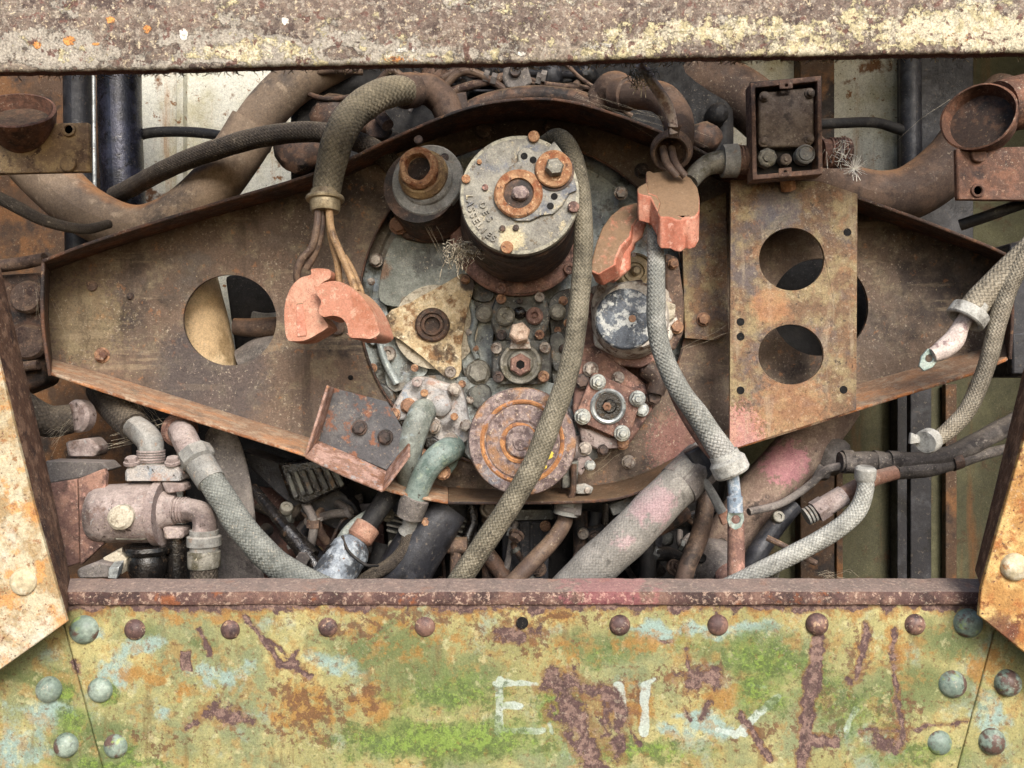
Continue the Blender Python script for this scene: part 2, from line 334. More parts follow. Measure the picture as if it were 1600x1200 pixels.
mat('ring_brass', '8f8064', [('n', 'a8987a', 30, .45, .6), ('n', '5f513e', 20, .52, .66), ('n', 'a0703a', 40, .6, .7, {'amt': .7})], rough=.45, metal=.4, bump=.3)
mat('dusty_pink', '847570', [('n', '9f918b', 26, .44, .6), ('n', '6c5850', 20, .52, .66), ('n', '9aa09e', 90, .6, .68, {'amt': .6}), ('n', '4a3c36', 60, .61, .67), ('n', '3f3531', 9, .55, .66, {'amt': .6}), ('d', 'a3948b', .3, .95, {'amt': .7})], rough=.85, bump=.45)
mat('dusty_grey', '767570', [('n', '8e8c86', 26, .44, .6), ('n', '66615a', 20, .52, .66), ('n', '8a735f', 50, .58, .67, {'amt': .7}), ('d', 'aaa398', .4, 1.0, {'amt': .65})], rough=.75, bump=.35)
mat('grey_knurl', '9a9890', [('n', 'aeaca4', 40, .44, .6), ('n', '6f6c66', 30, .52, .66)], rough=.75, bump=.35)
mat('big_pipe', '6e5d4c', [('n', '85715c', 12, .44, .6), ('n', '4c423a', 8, .52, .66), ('n', '9a8770', 40, .58, .67, {'amt': .6}), ('d', '98683c', .55, .95, {'amt': .95, 'sc': 20})], rough=.75, bump=.22, spk=.25)
mat('pipe_rust', '493a31', [('n', '5f4b3d', 16, .44, .6), ('n', '3b2e27', 12, .52, .66), ('d', '8a6544', .5, 1.0, {'amt': .7})], rough=.8, bump=.35, spk=.25)
mat('cable_tape', '47413d', [('n', '5f5852', 24, .45, .6), ('n', '2f2a28', 16, .52, .66), ('n', '837a70', 120, .6, .68, {'amt': .8}), ('d', '6f655a', .4, 1.0, {'amt': .6})], rough=.85, bump=.5)
mat('copper_dust', '8c6552', [('n', 'a5806a', 30, .45, .6), ('n', '64483a', 20, .52, .66), ('d', 'a58d7c', .4, 1.0, {'amt': .6})], rough=.75, bump=.35)
mat('lug_zinc', '7f8f88', [('n', '98a49e', 50, .45, .6), ('n', '8d8a80', 60, .58, .66)], rough=.45, metal=.4, bump=.25)
mat('cable_blue', '7d8b98', [('n', 'a5abb0', 80, .46, .58), ('n', '5c5f66', 60, .54, .64)], rough=.7, bump=.4)
mat('cable_pinkish', 'b5a59c', [('n', 'c9bab0', 40, .46, .58), ('n', '8a7470', 40, .54, .64)], rough=.8, bump=.35)
mat('white_tank', '767d84', [('n', '9aa0a4', 40, .46, .6), ('n', '3f4246', 22, .50, .6), ('n', '6b4c38', 70, .63, .68)], rough=.6, bump=.25)
mat('dirt_grey', '605a56', [('n', '77706a', 14, .45, .6), ('n', '3f3a38', 10, .52, .66), ('n', '8c857e', 90, .6, .68, {'amt': .8}), ('d', '8c8078', .3, 1.0, {'amt': .6})], rough=.9, bump=.6)
mat('maroon', '4a332d', [('n', '5f4238', 20, .45, .6), ('n', '2e2321', 12, .52, .66), ('n', '8a7650', 30, .66, .70)], rough=.8, bump=.4)
mat('fin_alloy', '8c8a82', [('n', 'a5a39a', 40, .46, .6), ('n', '4d4a46', 30, .54, .66)], rough=.55, metal=.3, bump=.35)
mat('box_rust', '60483c', [('n', '80614e', 40, .46, .6), ('n', '40312b', 30, .52, .66), ('n', '9c8268', 130, .6, .67, {'amt': .7})], bump=.5)
mat('box_inside', '1b1918', [('n', '2b2522', 30, .5, .65)], rough=.8, spk=.1)
mat('box_plate', '67594e', [('n', '7d6f62', 40, .46, .6), ('n', '4a413b', 30, .52, .66), ('n', '92857a', 150, .58, .66, {'amt': .6})], rough=.8, bump=.35)
mat('web_fibre', 'c4b79e', [('n', '9a8c76', 60, .5, .62)], rough=.95, bump=.0, grain=0, spk=0)
mat('white_fibre', 'e2ddd0', rough=.9, bump=.0, grain=0, spk=0)
mat('yellow_paint', 'd8c040', [('n', 'b09a3a', 90, .55, .65)], rough=.7)
mat('tank_cream', 'c2a57c', [('n', 'd2b890', 10, .45, .6), ('n', 'a08660', 14, .56, .68)], bump=.1)
mat('hole_shade', '0d0b0a', rough=.9, bump=.1, spk=.1)  # near-black that stands in for the shade inside holes
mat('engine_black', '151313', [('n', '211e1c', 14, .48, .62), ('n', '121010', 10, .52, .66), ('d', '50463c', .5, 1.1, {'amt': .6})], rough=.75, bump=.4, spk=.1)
mat('horn_rust', '5c4032', [('n', '7a5440', 30, .45, .6), ('n', '3c2c26', 20, .52, .65), ('n', '9a7a62', 140, .6, .67, {'amt': .7})], bump=.6)
mat('bracket_tan', '7d6448', [('n', '9a8058', 30, .45, .6), ('n', '5a4432', 20, .52, .65), ('n', '4a3428', 60, .6, .66), ('n', 'b59a70', 150, .6, .66, {'amt': .7})], bump=.5)
mat('angle_slate', '4b4a4c', [('n', '5e5c5c', 16, .45, .62), ('n', '7d4f36', 26, .54, .63, {'amt': .9}), ('n', '35302f', 12, .54, .66), ('n', '8d7a68', 140, .61, .67, {'amt': .7})], rough=.6, bump=.35)
mat('angle_rust', '8a6a5a', [('n', 'a9887a', 50, .46, .58), ('n', '75503c', 30, .5, .62), ('n', '8d8a88', 60, .57, .66, {'amt': .8}), ('n', 'b07a4c', 70, .6, .67)], rough=.85, bump=.6)

# ------------------------------------------------------------------ geometry helpers
col = scene.collection
WORLD = {}

def props(o, label, cat, group=None, kind=None):
    if label: o['label'] = label
    if cat: o['category'] = cat
    if group: o['group'] = group
    if kind: o['kind'] = kind

def thing(name, label, cat, pos, group=None):
    o = bpy.data.objects.new(name, None)
    o.empty_display_size = .02
    p = P(*pos); o.location = p; WORLD[o.name] = p
    props(o, label, cat, group)
    col.objects.link(o)
    return o

def link(name, me, m, parent, origin):
    o = bpy.data.objects.new(name, me)
    col.objects.link(o)
    WORLD[o.name] = origin
    if parent is not None:
        o.parent = parent
        o.location = origin - WORLD[parent.name]
    else:
        o.location = origin
    if m and not me.materials:
        me.materials.append(MATS[m])
    return o

def mesh(name, verts, faces, m, parent=None, ang=38, uvs=None, bevel=0, origin=None, segs=2):
    vs_ = [Vector(v) for v in verts]
    if origin is None:
        lo = Vector((min(v.x for v in vs_), min(v.y for v in vs_), min(v.z for v in vs_)))
        hi = Vector((max(v.x for v in vs_), max(v.y for v in vs_), max(v.z for v in vs_)))
        origin = Vector(((lo.x + hi.x) / 2, (lo.y + hi.y) / 2, lo.z))
    me = bpy.data.meshes.new(name)
    me.from_pydata([v - origin for v in vs_], [], faces)
    bm = bmesh.new(); bm.from_mesh(me)
    bmesh.ops.recalc_face_normals(bm, faces=bm.faces)
    bm.to_mesh(me); bm.free()
    if uvs:
        ul = me.uv_layers.new(name='UVMap')
        for lp in me.loops:
            ul.data[lp.index].uv = uvs[lp.vertex_index]
    me.polygons.foreach_set('use_smooth', [True] * len(me.polygons))
    me.set_sharp_from_angle(angle=R(ang))
    o = link(name, me, m, parent, origin)
    if bevel:
        b = o.modifiers.new('bevel', 'BEVEL'); b.width = bevel; b.segments = segs; b.limit_method = 'ANGLE'; b.angle_limit = R(38)
    return o

def catmull(pts, n):
    out = []
    q = [pts[0] * 2 - pts[1]] + pts + [pts[-1] * 2 - pts[-2]]
    for i in range(1, len(q) - 2):
        a, b, c, d = q[i - 1], q[i], q[i + 1], q[i + 2]
        for k in range(n):
            t = k / n
            out.append(.5 * ((2 * b) + (c - a) * t + (2 * a - 5 * b + 4 * c - d) * t * t + (3 * b - a - 3 * c + d) * t ** 3))
    out.append(q[-2])
    return out

def tube(name, pts, r, m, parent=None, segs=20, n=8, wob=0.0, square=False):
    """pts (x, y, d); r in photo units, one or one per point"""
    if not isinstance(r, (list, tuple)): r = [r] * len(pts)
    V = [Vector((*P(*p), r[i] * S(p[2]))) if False else P(*p).to_4d() for i, p in enumerate(pts)]
    for i, v in enumerate(V): v[3] = r[i] * S(pts[i][2])
    C = catmull(V, n)
    pos = [Vector(c[:3]) for c in C]; rad = [c[3] for c in C]
    tang = [(pos[min(i + 1, len(pos) - 1)] - pos[max(i - 1, 0)]).normalized() for i in range(len(pos))]
    ref = Vector((0, -1, 0)) if abs(tang[0].y) < .9 else Vector((1, 0, 0))
    nrm = (ref - tang[0] * ref.dot(tang[0])).normalized()
    verts, faces, uvs = [], [], []
    L = 0; rm = sum(rad) / len(rad)
    ph = random.random() * 6
    for i, p in enumerate(pos):
        if i:
            L += (p - pos[i - 1]).length
            q = tang[i - 1].rotation_difference(tang[i]); nrm = (q @ nrm)
            nrm = (nrm - tang[i] * nrm.dot(tang[i])).normalized()
        bi = tang[i].cross(nrm)
        for k in range(segs + 1):
            a = 2 * math.pi * k / segs
            rr = rad[i] * (1 + wob * math.sin(3 * a + ph + L * 40) + wob * math.sin(L * 95 + ph * 2))
            verts.append(p + (nrm * math.cos(a) + bi * math.sin(a)) * rr)
            uvs.append((k / segs, L / (2 * math.pi * rm)))
    W = segs + 1
    for i in range(len(pos) - 1):
        for k in range(segs):
            faces.append((i * W + k, i * W + k + 1, (i + 1) * W + k + 1, (i + 1) * W + k))
    for end, i in ((0, 0), (1, len(pos) - 1)):
        c = len(verts); verts.append(pos[i]); uvs.append((0, 0))
        for k in range(segs):
            f = (c, i * W + k, i * W + k + 1)
            faces.append(f if end else f[::-1])
    return mesh_raw(name, verts, faces, uvs, m, parent)

def mesh_raw(name, verts, faces, uvs, m, parent, ang=50):
    lo = min(v.z for v in verts)
    cx = sum((v for v in verts), Vector()) / len(verts)
    origin = Vector((cx.x, cx.y, lo))
    me = bpy.data.meshes.new(name)
    me.from_pydata([v - origin for v in verts], [], faces)
    ul = me.uv_layers.new(name='UVMap')
    vi = np.empty(len(me.loops), dtype=np.int32); me.loops.foreach_get('vertex_index', vi)
    ul.data.foreach_set('uv', np.array(uvs, dtype=np.float32)[vi].ravel())
    # one seam edge keeps split texture coordinates; weld is not needed because normals are set smooth across it
    me.polygons.foreach_set('use_smooth', [True] * len(me.polygons))
    me.set_sharp_from_angle(angle=R(ang))
    return link(name, me, m, parent, origin)

def axisframe(ax):
    ax = Vector(ax).normalized()
    ref = Vector((0, 0, 1)) if abs(ax.z) < .9 else Vector((1, 0, 0))
    u = ref.cross(ax).normalized(); v = ax.cross(u)
    return ax, u, v

def lathe(name, at, prof, m, parent=None, ax=(0, -1, 0), segs=36, wob=0.0, ang=32, rot=0, lobes=None):
    """at (x, y, d); prof [(r, h)] in photo units at that depth; h runs along ax (to the viewer by default)"""
    o = P(*at); k = S(at[2])
    a_, u, v = axisframe(ax)
    prof = list(prof)
    verts, faces = [], []
    ph = random.random() * 6
    for r, h in prof:
        for i in range(segs):
            t = 2 * math.pi * i / segs + rot
            rr = r * k * (1 + wob * math.sin(2 * t + ph) + wob * .6 * math.sin(5 * t + ph * 2 + h))
            if lobes: rr *= 1 + lobes[1] * math.cos(lobes[0] * t)
            verts.append(o + (u * math.cos(t) + v * math.sin(t)) * rr + a_ * (h * k))
    for j in range(len(prof) - 1):
        for i in range(segs):
            i2 = (i + 1) % segs
            faces.append((j * segs + i, j * segs + i2, (j + 1) * segs + i2, (j + 1) * segs + i))
    if prof[0][0] > 1e-4: faces.append(tuple(range(segs))[::-1])
    if prof[-1][0] > 1e-4: faces.append(tuple((len(prof) - 1) * segs + i for i in range(segs)))
    me = bpy.data.meshes.new(name)
    me.from_pydata([p - o for p in verts], [], faces)
    bm = bmesh.new(); bm.from_mesh(me)
    bmesh.ops.remove_doubles(bm, verts=bm.verts, dist=1e-6)
    bmesh.ops.recalc_face_normals(bm, faces=bm.faces)
    bm.to_mesh(me); bm.free()
    me.polygons.foreach_set('use_smooth', [True] * len(me.polygons))
    me.set_sharp_from_angle(angle=R(ang))
    return link(name, me, m, parent, o)

def slab(name, outline, d, t, m, parent=None, holes=(), bevel=.0015, ext=None, smooth=0, segs=2, ang=38, tilt=(0, 0)):
    """outline in photo units at depth d, carried back by t metres (or along the vector ext)"""
    loops = [list(outline)] + [list(h) for h in holes]
    if smooth:
        nl = []
        for lp in loops[:1]:
            q = [Vector((x, y, 0)) for x, y in lp]
            m_ = len(q); o_ = []
            for i in range(m_):
                a, b, c, e = q[i - 1], q[i], q[(i + 1) % m_], q[(i + 2) % m_]
                for kk in range(smooth):
                    tt = kk / smooth
                    w = .5 * ((2 * b) + (c - a) * tt + (2 * a - 5 * b + 4 * c - e) * tt * tt + (3 * b - a - 3 * c + e) * tt ** 3)
                    o_.append((w.x, w.y))
            nl.append(o_)
        loops = nl + loops[1:]
    x0_ = sum(p[0] for p in outline) / len(outline); y0_ = sum(p[1] for p in outline) / len(outline)
    L3 = [[P(x, y, d + tilt[0] * (x - x0_) + tilt[1] * (y - y0_)) for x, y in lp] for lp in loops]
    e = Vector(ext) if ext else Vector((0, t, 0))
    flat = [v for lp in L3 for v in lp]
    n = len(flat)
    tris = tessellate_polygon([[Vector((v.x, v.z, 0)) for v in lp] for lp in L3])
    verts = flat + [v + e for v in flat]
    faces = [tuple(t_) for t_ in tris] + [tuple(i + n for i in t_)[::-1] for t_ in tris]
    b = 0
    for lp in L3:
        m_ = len(lp)
        for i in range(m_):
            j = (i + 1) % m_
            faces.append((b + i, b + j, b + j + n, b + i + n))
        b += m_
    return mesh(name, verts, faces, m, parent, bevel=bevel, segs=segs, ang=ang)

def circ(x, y, r, n=40, ry=None, a0=0):
    ry = ry or r
    return [(x + r * math.cos(a0 + 2 * math.pi * i / n), y + ry * math.sin(a0 + 2 * math.pi * i / n)) for i in range(n)]

def strip(name, A, B, m, parent=None, da=0, db=0, th=.006, n=6):
    """a bent sheet between two lines A (at depth da) and B (at depth db), with thickness"""
    a = catmull([P(x, y, da) for x, y in A], n); b = catmull([P(x, y, db) for x, y in B], n)
    k = len(a); rows = 5
    grid = []
    for i in range(k):
        for j in range(rows):
            grid.append(a[i].lerp(b[i], j / (rows - 1)))
    faces = []
    for i in range(k - 1):
        for j in range(rows - 1):
            faces.append((i * rows + j, i * rows + j + 1, (i + 1) * rows + j + 1, (i + 1) * rows + j))
    o = mesh(name, grid, faces, m, parent, ang=50)
    s = o.modifiers.new('solid', 'SOLIDIFY'); s.thickness = th; s.offset = 0
    bv = o.modifiers.new('bevel', 'BEVEL'); bv.width = th * .3; bv.segments = 2; bv.limit_method = 'ANGLE'; bv.angle_limit = R(50)
    return o

def box(name, x0, y0, x1, y1, d, t, m, parent=None, bevel=.002, ext=None):
    return slab(name, [(x0, y0), (x1, y0), (x1, y1), (x0, y1)], d, t, m, parent, bevel=bevel, ext=ext)

UNIT = {}
def unit_mesh(kind):
    if kind in UNIT: return UNIT[kind]
    bm = bmesh.new(); u = .01
    def ring(r, y, n=24, a0=0): return [bm.verts.new((r * u * math.cos(a0 + 2 * math.pi * i / n), -y * u, r * u * math.sin(a0 + 2 * math.pi * i / n))) for i in range(n)]
    def bridge(a, b):
        n = len(a)
        for i in range(n): bm.faces.new((a[i], a[(i + 1) % n], b[(i + 1) % n], b[i]))
    def stack(prof, n=24, a0=0):
        rs = [ring(r, y, n, a0) for r, y in prof]
        for a, b in zip(rs, rs[1:]): bridge(a, b)
        bm.faces.new(rs[0]); bm.faces.new(rs[-1])
    if kind == 'hex':
        stack([(1.22, -.3), (1.22, .12), (1.16, .18)])
        stack([(1.0, .0), (1.0, .72), (.93, .82)], 6, .3)
        stack([(.84, .8), (.78, .87), (.5, .9)])
    elif kind == 'nut':
        stack([(1.22, -.3), (1.22, .12), (1.16, .18)])
        stack([(1.0, .0), (1.0, .72), (.92, .84)], 6, .3)
        stack([(.52, .8), (.52, 1.25), (.44, 1.32)])
    elif kind == 'socket':
        stack([(1.0, -.3), (1.0, .65), (.88, .78), (.5, .78), (.44, .5)])
    elif kind == 'slot':
        stack([(1.0, -.3), (1.0, .3), (.8, .5)])
        for s in (-1, 1):
            pass
    elif kind == 'dome':
        stack([(1.0, -.2)] + [(math.cos(a) * 1.0, .82 * math.sin(a)) for a in [i * math.pi / 2 / 8 for i in range(8)]] + [(.06, .82)])
    elif kind == 'flat':
        stack([(1.0, -.3), (1.0, .4), (.9, .52), (.3, .56)])
    bmesh.ops.recalc_face_normals(bm, faces=bm.faces)
    me = bpy.data.meshes.new(kind); bm.to_mesh(me); bm.free()
    me.polygons.foreach_set('use_smooth', [True] * len(me.polygons)); me.set_sharp_from_angle(angle=R(32))
    UNIT[kind] = me
    return me

CACHE = {}
def bolt(x, y, d, r, m='bolt_steel', parent=None, kind='hex', name='bolt', ax=None, flat=1.0):
    key = (kind, m)
    if key not in CACHE:
        me = unit_mesh(kind).copy(); me.materials.append(MATS[m]); CACHE[key] = me
    p = P(x, y, d)
    o = link(name, CACHE[key], None, parent, p)
    s = r * S(d) / .01
    q = Quaternion((0, 1, 0), random.random() * 6)
    if ax: q = Vector((0, -1, 0)).rotation_difference(Vector(ax)) @ q
    q = Quaternion((1, 0, 0), random.uniform(-.06, .06)) @ Quaternion((0, 0, 1), random.uniform(-.06, .06)) @ q
    o.rotation_euler = q.to_euler()
    o.scale = (s, s * flat, s)
    return o

def fbm(x, y, oct=5, seed=0):
    rng = np.random.RandomState(seed); tot = np.zeros_like(x); amp = .5
    for k in range(oct):
        g = rng.rand(64, 64)
        xi = np.floor(x).astype(int); yi = np.floor(y).astype(int); fx = x - xi; fy = y - yi
        fx = fx * fx * (3 - 2 * fx); fy = fy * fy * (3 - 2 * fy)
        g00 = g[xi % 64, yi % 64]; g10 = g[(xi + 1) % 64, yi % 64]; g01 = g[xi % 64, (yi + 1) % 64]; g11 = g[(xi + 1) % 64, (yi + 1) % 64]
        tot += amp * ((g00 * (1 - fx) + g10 * fx) * (1 - fy) + (g01 * (1 - fx) + g11 * fx) * fy)
        amp *= .5; x = x * 2.03 + 11.3; y = y * 2.03 + 5.7
    return tot

def ell(X, Y, x, y, rx, ry, hard=1.0):
    q = np.sqrt(((X - x) / rx) ** 2 + ((Y - y) / ry) ** 2)
    return np.clip((1.5 - q) * hard, 0, 1)

def seg(X, Y, x0, y0, x1, y1, w, soft=6):
    dx, dy = x1 - x0, y1 - y0
    t = np.clip(((X - x0) * dx + (Y - y0) * dy) / (dx * dx + dy * dy), 0, 1)
    q = np.hypot(X - x0 - t * dx, Y - y0 - t * dy)
    return np.clip(.5 + (w / 2 - q) / soft, 0, 1)

def poly(X, Y, pts, soft=6):
    ins = np.zeros(X.shape, bool); dist = np.full(X.shape, 1e9); n = len(pts)
    for i in range(n):
        (x0, y0), (x1, y1) = pts[i], pts[(i + 1) % n]
        c = ((y0 > Y) != (y1 > Y)) & (X < (x1 - x0) * (Y - y0) / ((y1 - y0) or 1e-6) + x0)
        ins ^= c
        dx, dy = x1 - x0, y1 - y0
        t = np.clip(((X - x0) * dx + (Y - y0) * dy) / (dx * dx + dy * dy), 0, 1)
        dist = np.minimum(dist, np.hypot(X - x0 - t * dx, Y - y0 - t * dy))
    return np.clip(.5 + np.where(ins, dist, -dist) / soft, 0, 1)

def grid_obj(name, X, Y, Dp, m, parent, attrs, th=.006, ang=40):
    """X, Y, Dp: 2-d arrays (photo units, depth)"""
    h, w = X.shape
    k = (D + Dp) / D / 1000
    V = np.stack([(X - 800) * k, Dp, (600 - Y) * k], -1).reshape(-1, 3)
    idx = np.arange(h * w).reshape(h, w)
    F = np.stack([idx[:-1, :-1], idx[1:, :-1], idx[1:, 1:], idx[:-1, 1:]], -1).reshape(-1, 4)
    org = Vector((float(V[:, 0].mean()), float(V[:, 1].mean()), float(V[:, 2].min())))
    me = bpy.data.meshes.new(name)
    me.from_pydata((V - np.array(org)).tolist(), [], F.tolist())
    for an, av in attrs.items():
        a = me.attributes.new(an, 'FLOAT', 'POINT'); a.data.foreach_set('value', np.ascontiguousarray(av, dtype=np.float32).ravel())
    me.polygons.foreach_set('use_smooth', [True] * len(me.polygons))
    me.set_sharp_from_angle(angle=R(ang))
    o = link(name, me, m, parent, org)
    s = o.modifiers.new('solid', 'SOLIDIFY'); s.thickness = th; s.offset = -1
    return o

def text(parent, body, x, y, d, size, m, rot=0.0, name='letter', depth=.0012, squash=1.0):
    cu = bpy.data.curves.new('letter', 'FONT'); cu.body = body; cu.size = size * S(d); cu.extrude = depth; cu.align_x = 'CENTER'; cu.align_y = 'CENTER'
    cu.bevel_depth = .0004
    t = bpy.data.objects.new('tmp_letter', cu); col.objects.link(t)
    dg = bpy.context.evaluated_depsgraph_get()
    me = bpy.data.meshes.new_from_object(t.evaluated_get(dg)); bpy.data.objects.remove(t)
    me.materials.clear()
    o = link(name, me, m, parent, P(x, y, d))
    o.rotation_euler = (R(90), rot, 0)
    o.scale = (squash, 1, 1)
    return o

def arc_text(parent, s, cx, cy, d, r, a0, a1, size, m, inward=False):
    """letters round an arc; angles in degrees measured in the photo (0 right, 90 down)"""
    for i, ch in enumerate(s):
        if ch == ' ': continue
        a = R(a0 + (a1 - a0) * i / max(1, len(s) - 1))
        x, y = cx + r * math.cos(a), cy + r * math.sin(a)
        rot = (a - R(90)) if not inward else (a + R(90))
        text(parent, ch, x, y, d, size, m, rot)

# ------------------------------------------------------------------ the bay behind everything
def setting(o):
    o['kind'] = 'structure'; return o
def wbox(name, x0, x1, y0, y1, z0, z1, m, parent=None, bevel=.002):
    v = [(x, y, z) for x in (x0, x1) for y in (y0, y1) for z in (z0, z1)]
    f = [(0, 1, 3, 2), (4, 6, 7, 5), (0, 4, 5, 1), (2, 3, 7, 6), (0, 2, 6, 4), (1, 5, 7, 3)]
    return mesh(name, v, f, m, parent, bevel=bevel)
WD = .80
wall = setting(wbox('wall_back', -1.45, 1.45, WD, WD + .01, -1.0, 1.05, 'wall_white'))
setting(wbox('wall_left', -1.46, -1.44, .10, WD, -1.0, 1.0, 'post_rust'))
setting(wbox('wall_right', 1.44, 1.46, .10, WD, -1.0, 1.0, 'wall_olive'))
setting(wbox('sky_blocker', -.30, 1.45, -.05, WD, 1.02, 1.04, 'post_rust'))  # unseen cover added to keep skylight out of the bay
setting(wbox('sky_blocker', -1.45, -.30, -.05, .22, 1.02, 1.04, 'post_rust'))  # unseen cover cut short so skylight reaches the left of the back wall
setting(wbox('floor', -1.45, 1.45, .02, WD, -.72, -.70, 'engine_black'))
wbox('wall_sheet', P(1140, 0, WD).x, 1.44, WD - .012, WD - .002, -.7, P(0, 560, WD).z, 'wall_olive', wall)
wbox('wall_sheet', -1.44, P(1135, 0, WD).x, WD - .014, WD - .003, -.7, P(0, 590, WD).z, 'engine_black', wall)  # black sheet added over the white wall in place of shade
wbox('wall_sheet', P(1475, 0, WD).x, 1.44, WD - .016, WD - .004, P(0, 555, WD).z, 1.0, 'wall_olive', wall)
wbox('wall_sheet', -1.44, P(210, 0, WD).x, WD - .016, WD - .004, -.7, 1.0, 'post_rust', wall)
for x0, x1, dd, mm in ((283, 293, .03, 'wall_white'), (1240, 1292, .05, 'post_rust')):
    wbox('wall_rib', P(x0, 0, WD).x, P(x1, 0, WD).x, WD - dd, WD, -.7, 1.02, mm, wall)
for x0, x1, dd, mm in ((1385, 1400, .06, 'black_metal'), (1408, 1440, .05, 'black_metal'), (1465, 1482, .04, 'post_rust'), (1300, 1310, .03, 'post_rust')):
    wbox('wall_rib', P(x0, 0, WD).x, P(x1, 0, WD).x, WD - dd, WD - .02, -.7, P(0, 600, WD).z, mm, wall)

wbox('wall_rib', P(1395, 0, WD).x, P(1480, 0, WD).x, WD - .12, WD - .022, P(0, 540, WD).z, 1.02, 'black_metal', wall)
# engine mass behind the cover, black and widened to stand in for shade
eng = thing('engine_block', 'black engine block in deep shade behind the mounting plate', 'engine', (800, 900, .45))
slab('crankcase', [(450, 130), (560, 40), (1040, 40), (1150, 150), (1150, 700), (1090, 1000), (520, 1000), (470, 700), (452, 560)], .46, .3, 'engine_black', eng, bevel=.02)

slab('shade_filler', [(1140, 360), (1400, 400), (1400, 585), (1150, 640)], .47, .2, 'engine_black', eng, bevel=.01)  # black blocks added so the plate holes look deep in shade
slab('shade_filler', [(350, 430), (470, 420), (480, 600), (372, 590)], .52, .2, 'engine_black', eng, bevel=.01)
# ------------------------------------------------------------------ top beam
beam_t = None
xs = np.arange(-110, 1711, 4.0)
yb = np.interp(xs, [-110, 0, 250, 500, 800, 1100, 1600, 1710], [121, 117, 112, 106, 102, 93, 86, 84])
yb = yb + (fbm(xs / 16, xs * 0 + 2.2, 4, 3) - .47) * 4
rows = []
for f in np.linspace(0, 1, 34): rows.append((None, f))
Xr, Yr, Dr = [], [], []
for f in np.linspace(0, 1, 36):
    y = -95 + (yb - 12 + 95) * f
    Xr.append(xs); Yr.append(y); Dr.append(np.full_like(xs, -.085 - .012 * math.sin(f * 2.4)))
for a in np.linspace(15, 90, 6):
    Xr.append(xs); Yr.append(yb - 12 + 12 * math.sin(R(a))); Dr.append(np.full_like(xs, -.085 - .012 * math.sin(2.4) + .014 * (1 - math.cos(R(a)))))
for q in (.004, .014, .03):
    Xr.append(xs); Yr.append(yb + q * 100); Dr.append(np.full_like(xs, -.08 + q))
X, Y, Z = np.array(Xr), np.array(Yr), np.array(Dr)
Z = Z + (fbm(X / 40, Y / 40, 4, 9) - .47) * .004
n1 = fbm(X / 90, Y / 40, 5, 21)
YB = np.broadcast_to(yb, X.shape)
grey = np.clip(ell(X, Y, 150, 78, 360, 46) * .56 + .3 * ell(X, Y, 600, 86, 420, 30) + (n1 - .47) * 2.2, 0, 1)
cream = np.clip(.46 * np.clip(1.6 - np.abs(Y - (YB - 28)) / 30, 0, 1) * np.clip((X - 560) / 500, 0.1, 1) + .32 * ell(X, Y, 1540, 40, 180, 40) + .35 * ell(X, Y, 340, 85, 240, 18) + (n1 - .47) * 1.6, 0, 1)
orange = np.clip(.7 * (ell(X, Y, 58, 70, 10, 9) + ell(X, Y, 108, 64, 14, 10) + ell(X, Y, 172, 32, 9, 9) + ell(X, Y, 230, 45, 10, 9) + ell(X, Y, 150, 68, 9, 6)) + .55 * ell(X, Y, 625, 92, 40, 9) + .5 * ell(X, Y, 1500, 60, 40, 15), 0, 1)
white = np.clip(ell(X, Y, 287, 54, 6, 8, 2) + ell(X, Y, 445, 33, 5, 6, 2) + .55 * ell(X, Y, 635, 78, 30, 9) + .5 * ell(X, Y, 810, 80, 25, 14) + .5 * ell(X, Y, 940, 72, 55, 12), 0, 1)
edge = np.clip((Y - (YB - 9)) / 10, 0, 1)
o = grid_obj('top_beam', X, Y, Z, 'beam_paint', None, dict(grey=grey, cream=cream, orange=orange, white=white, edge=edge), th=.012)
props(o, 'thick overhanging steel beam with flaking cream and grey paint across the top', 'beam')

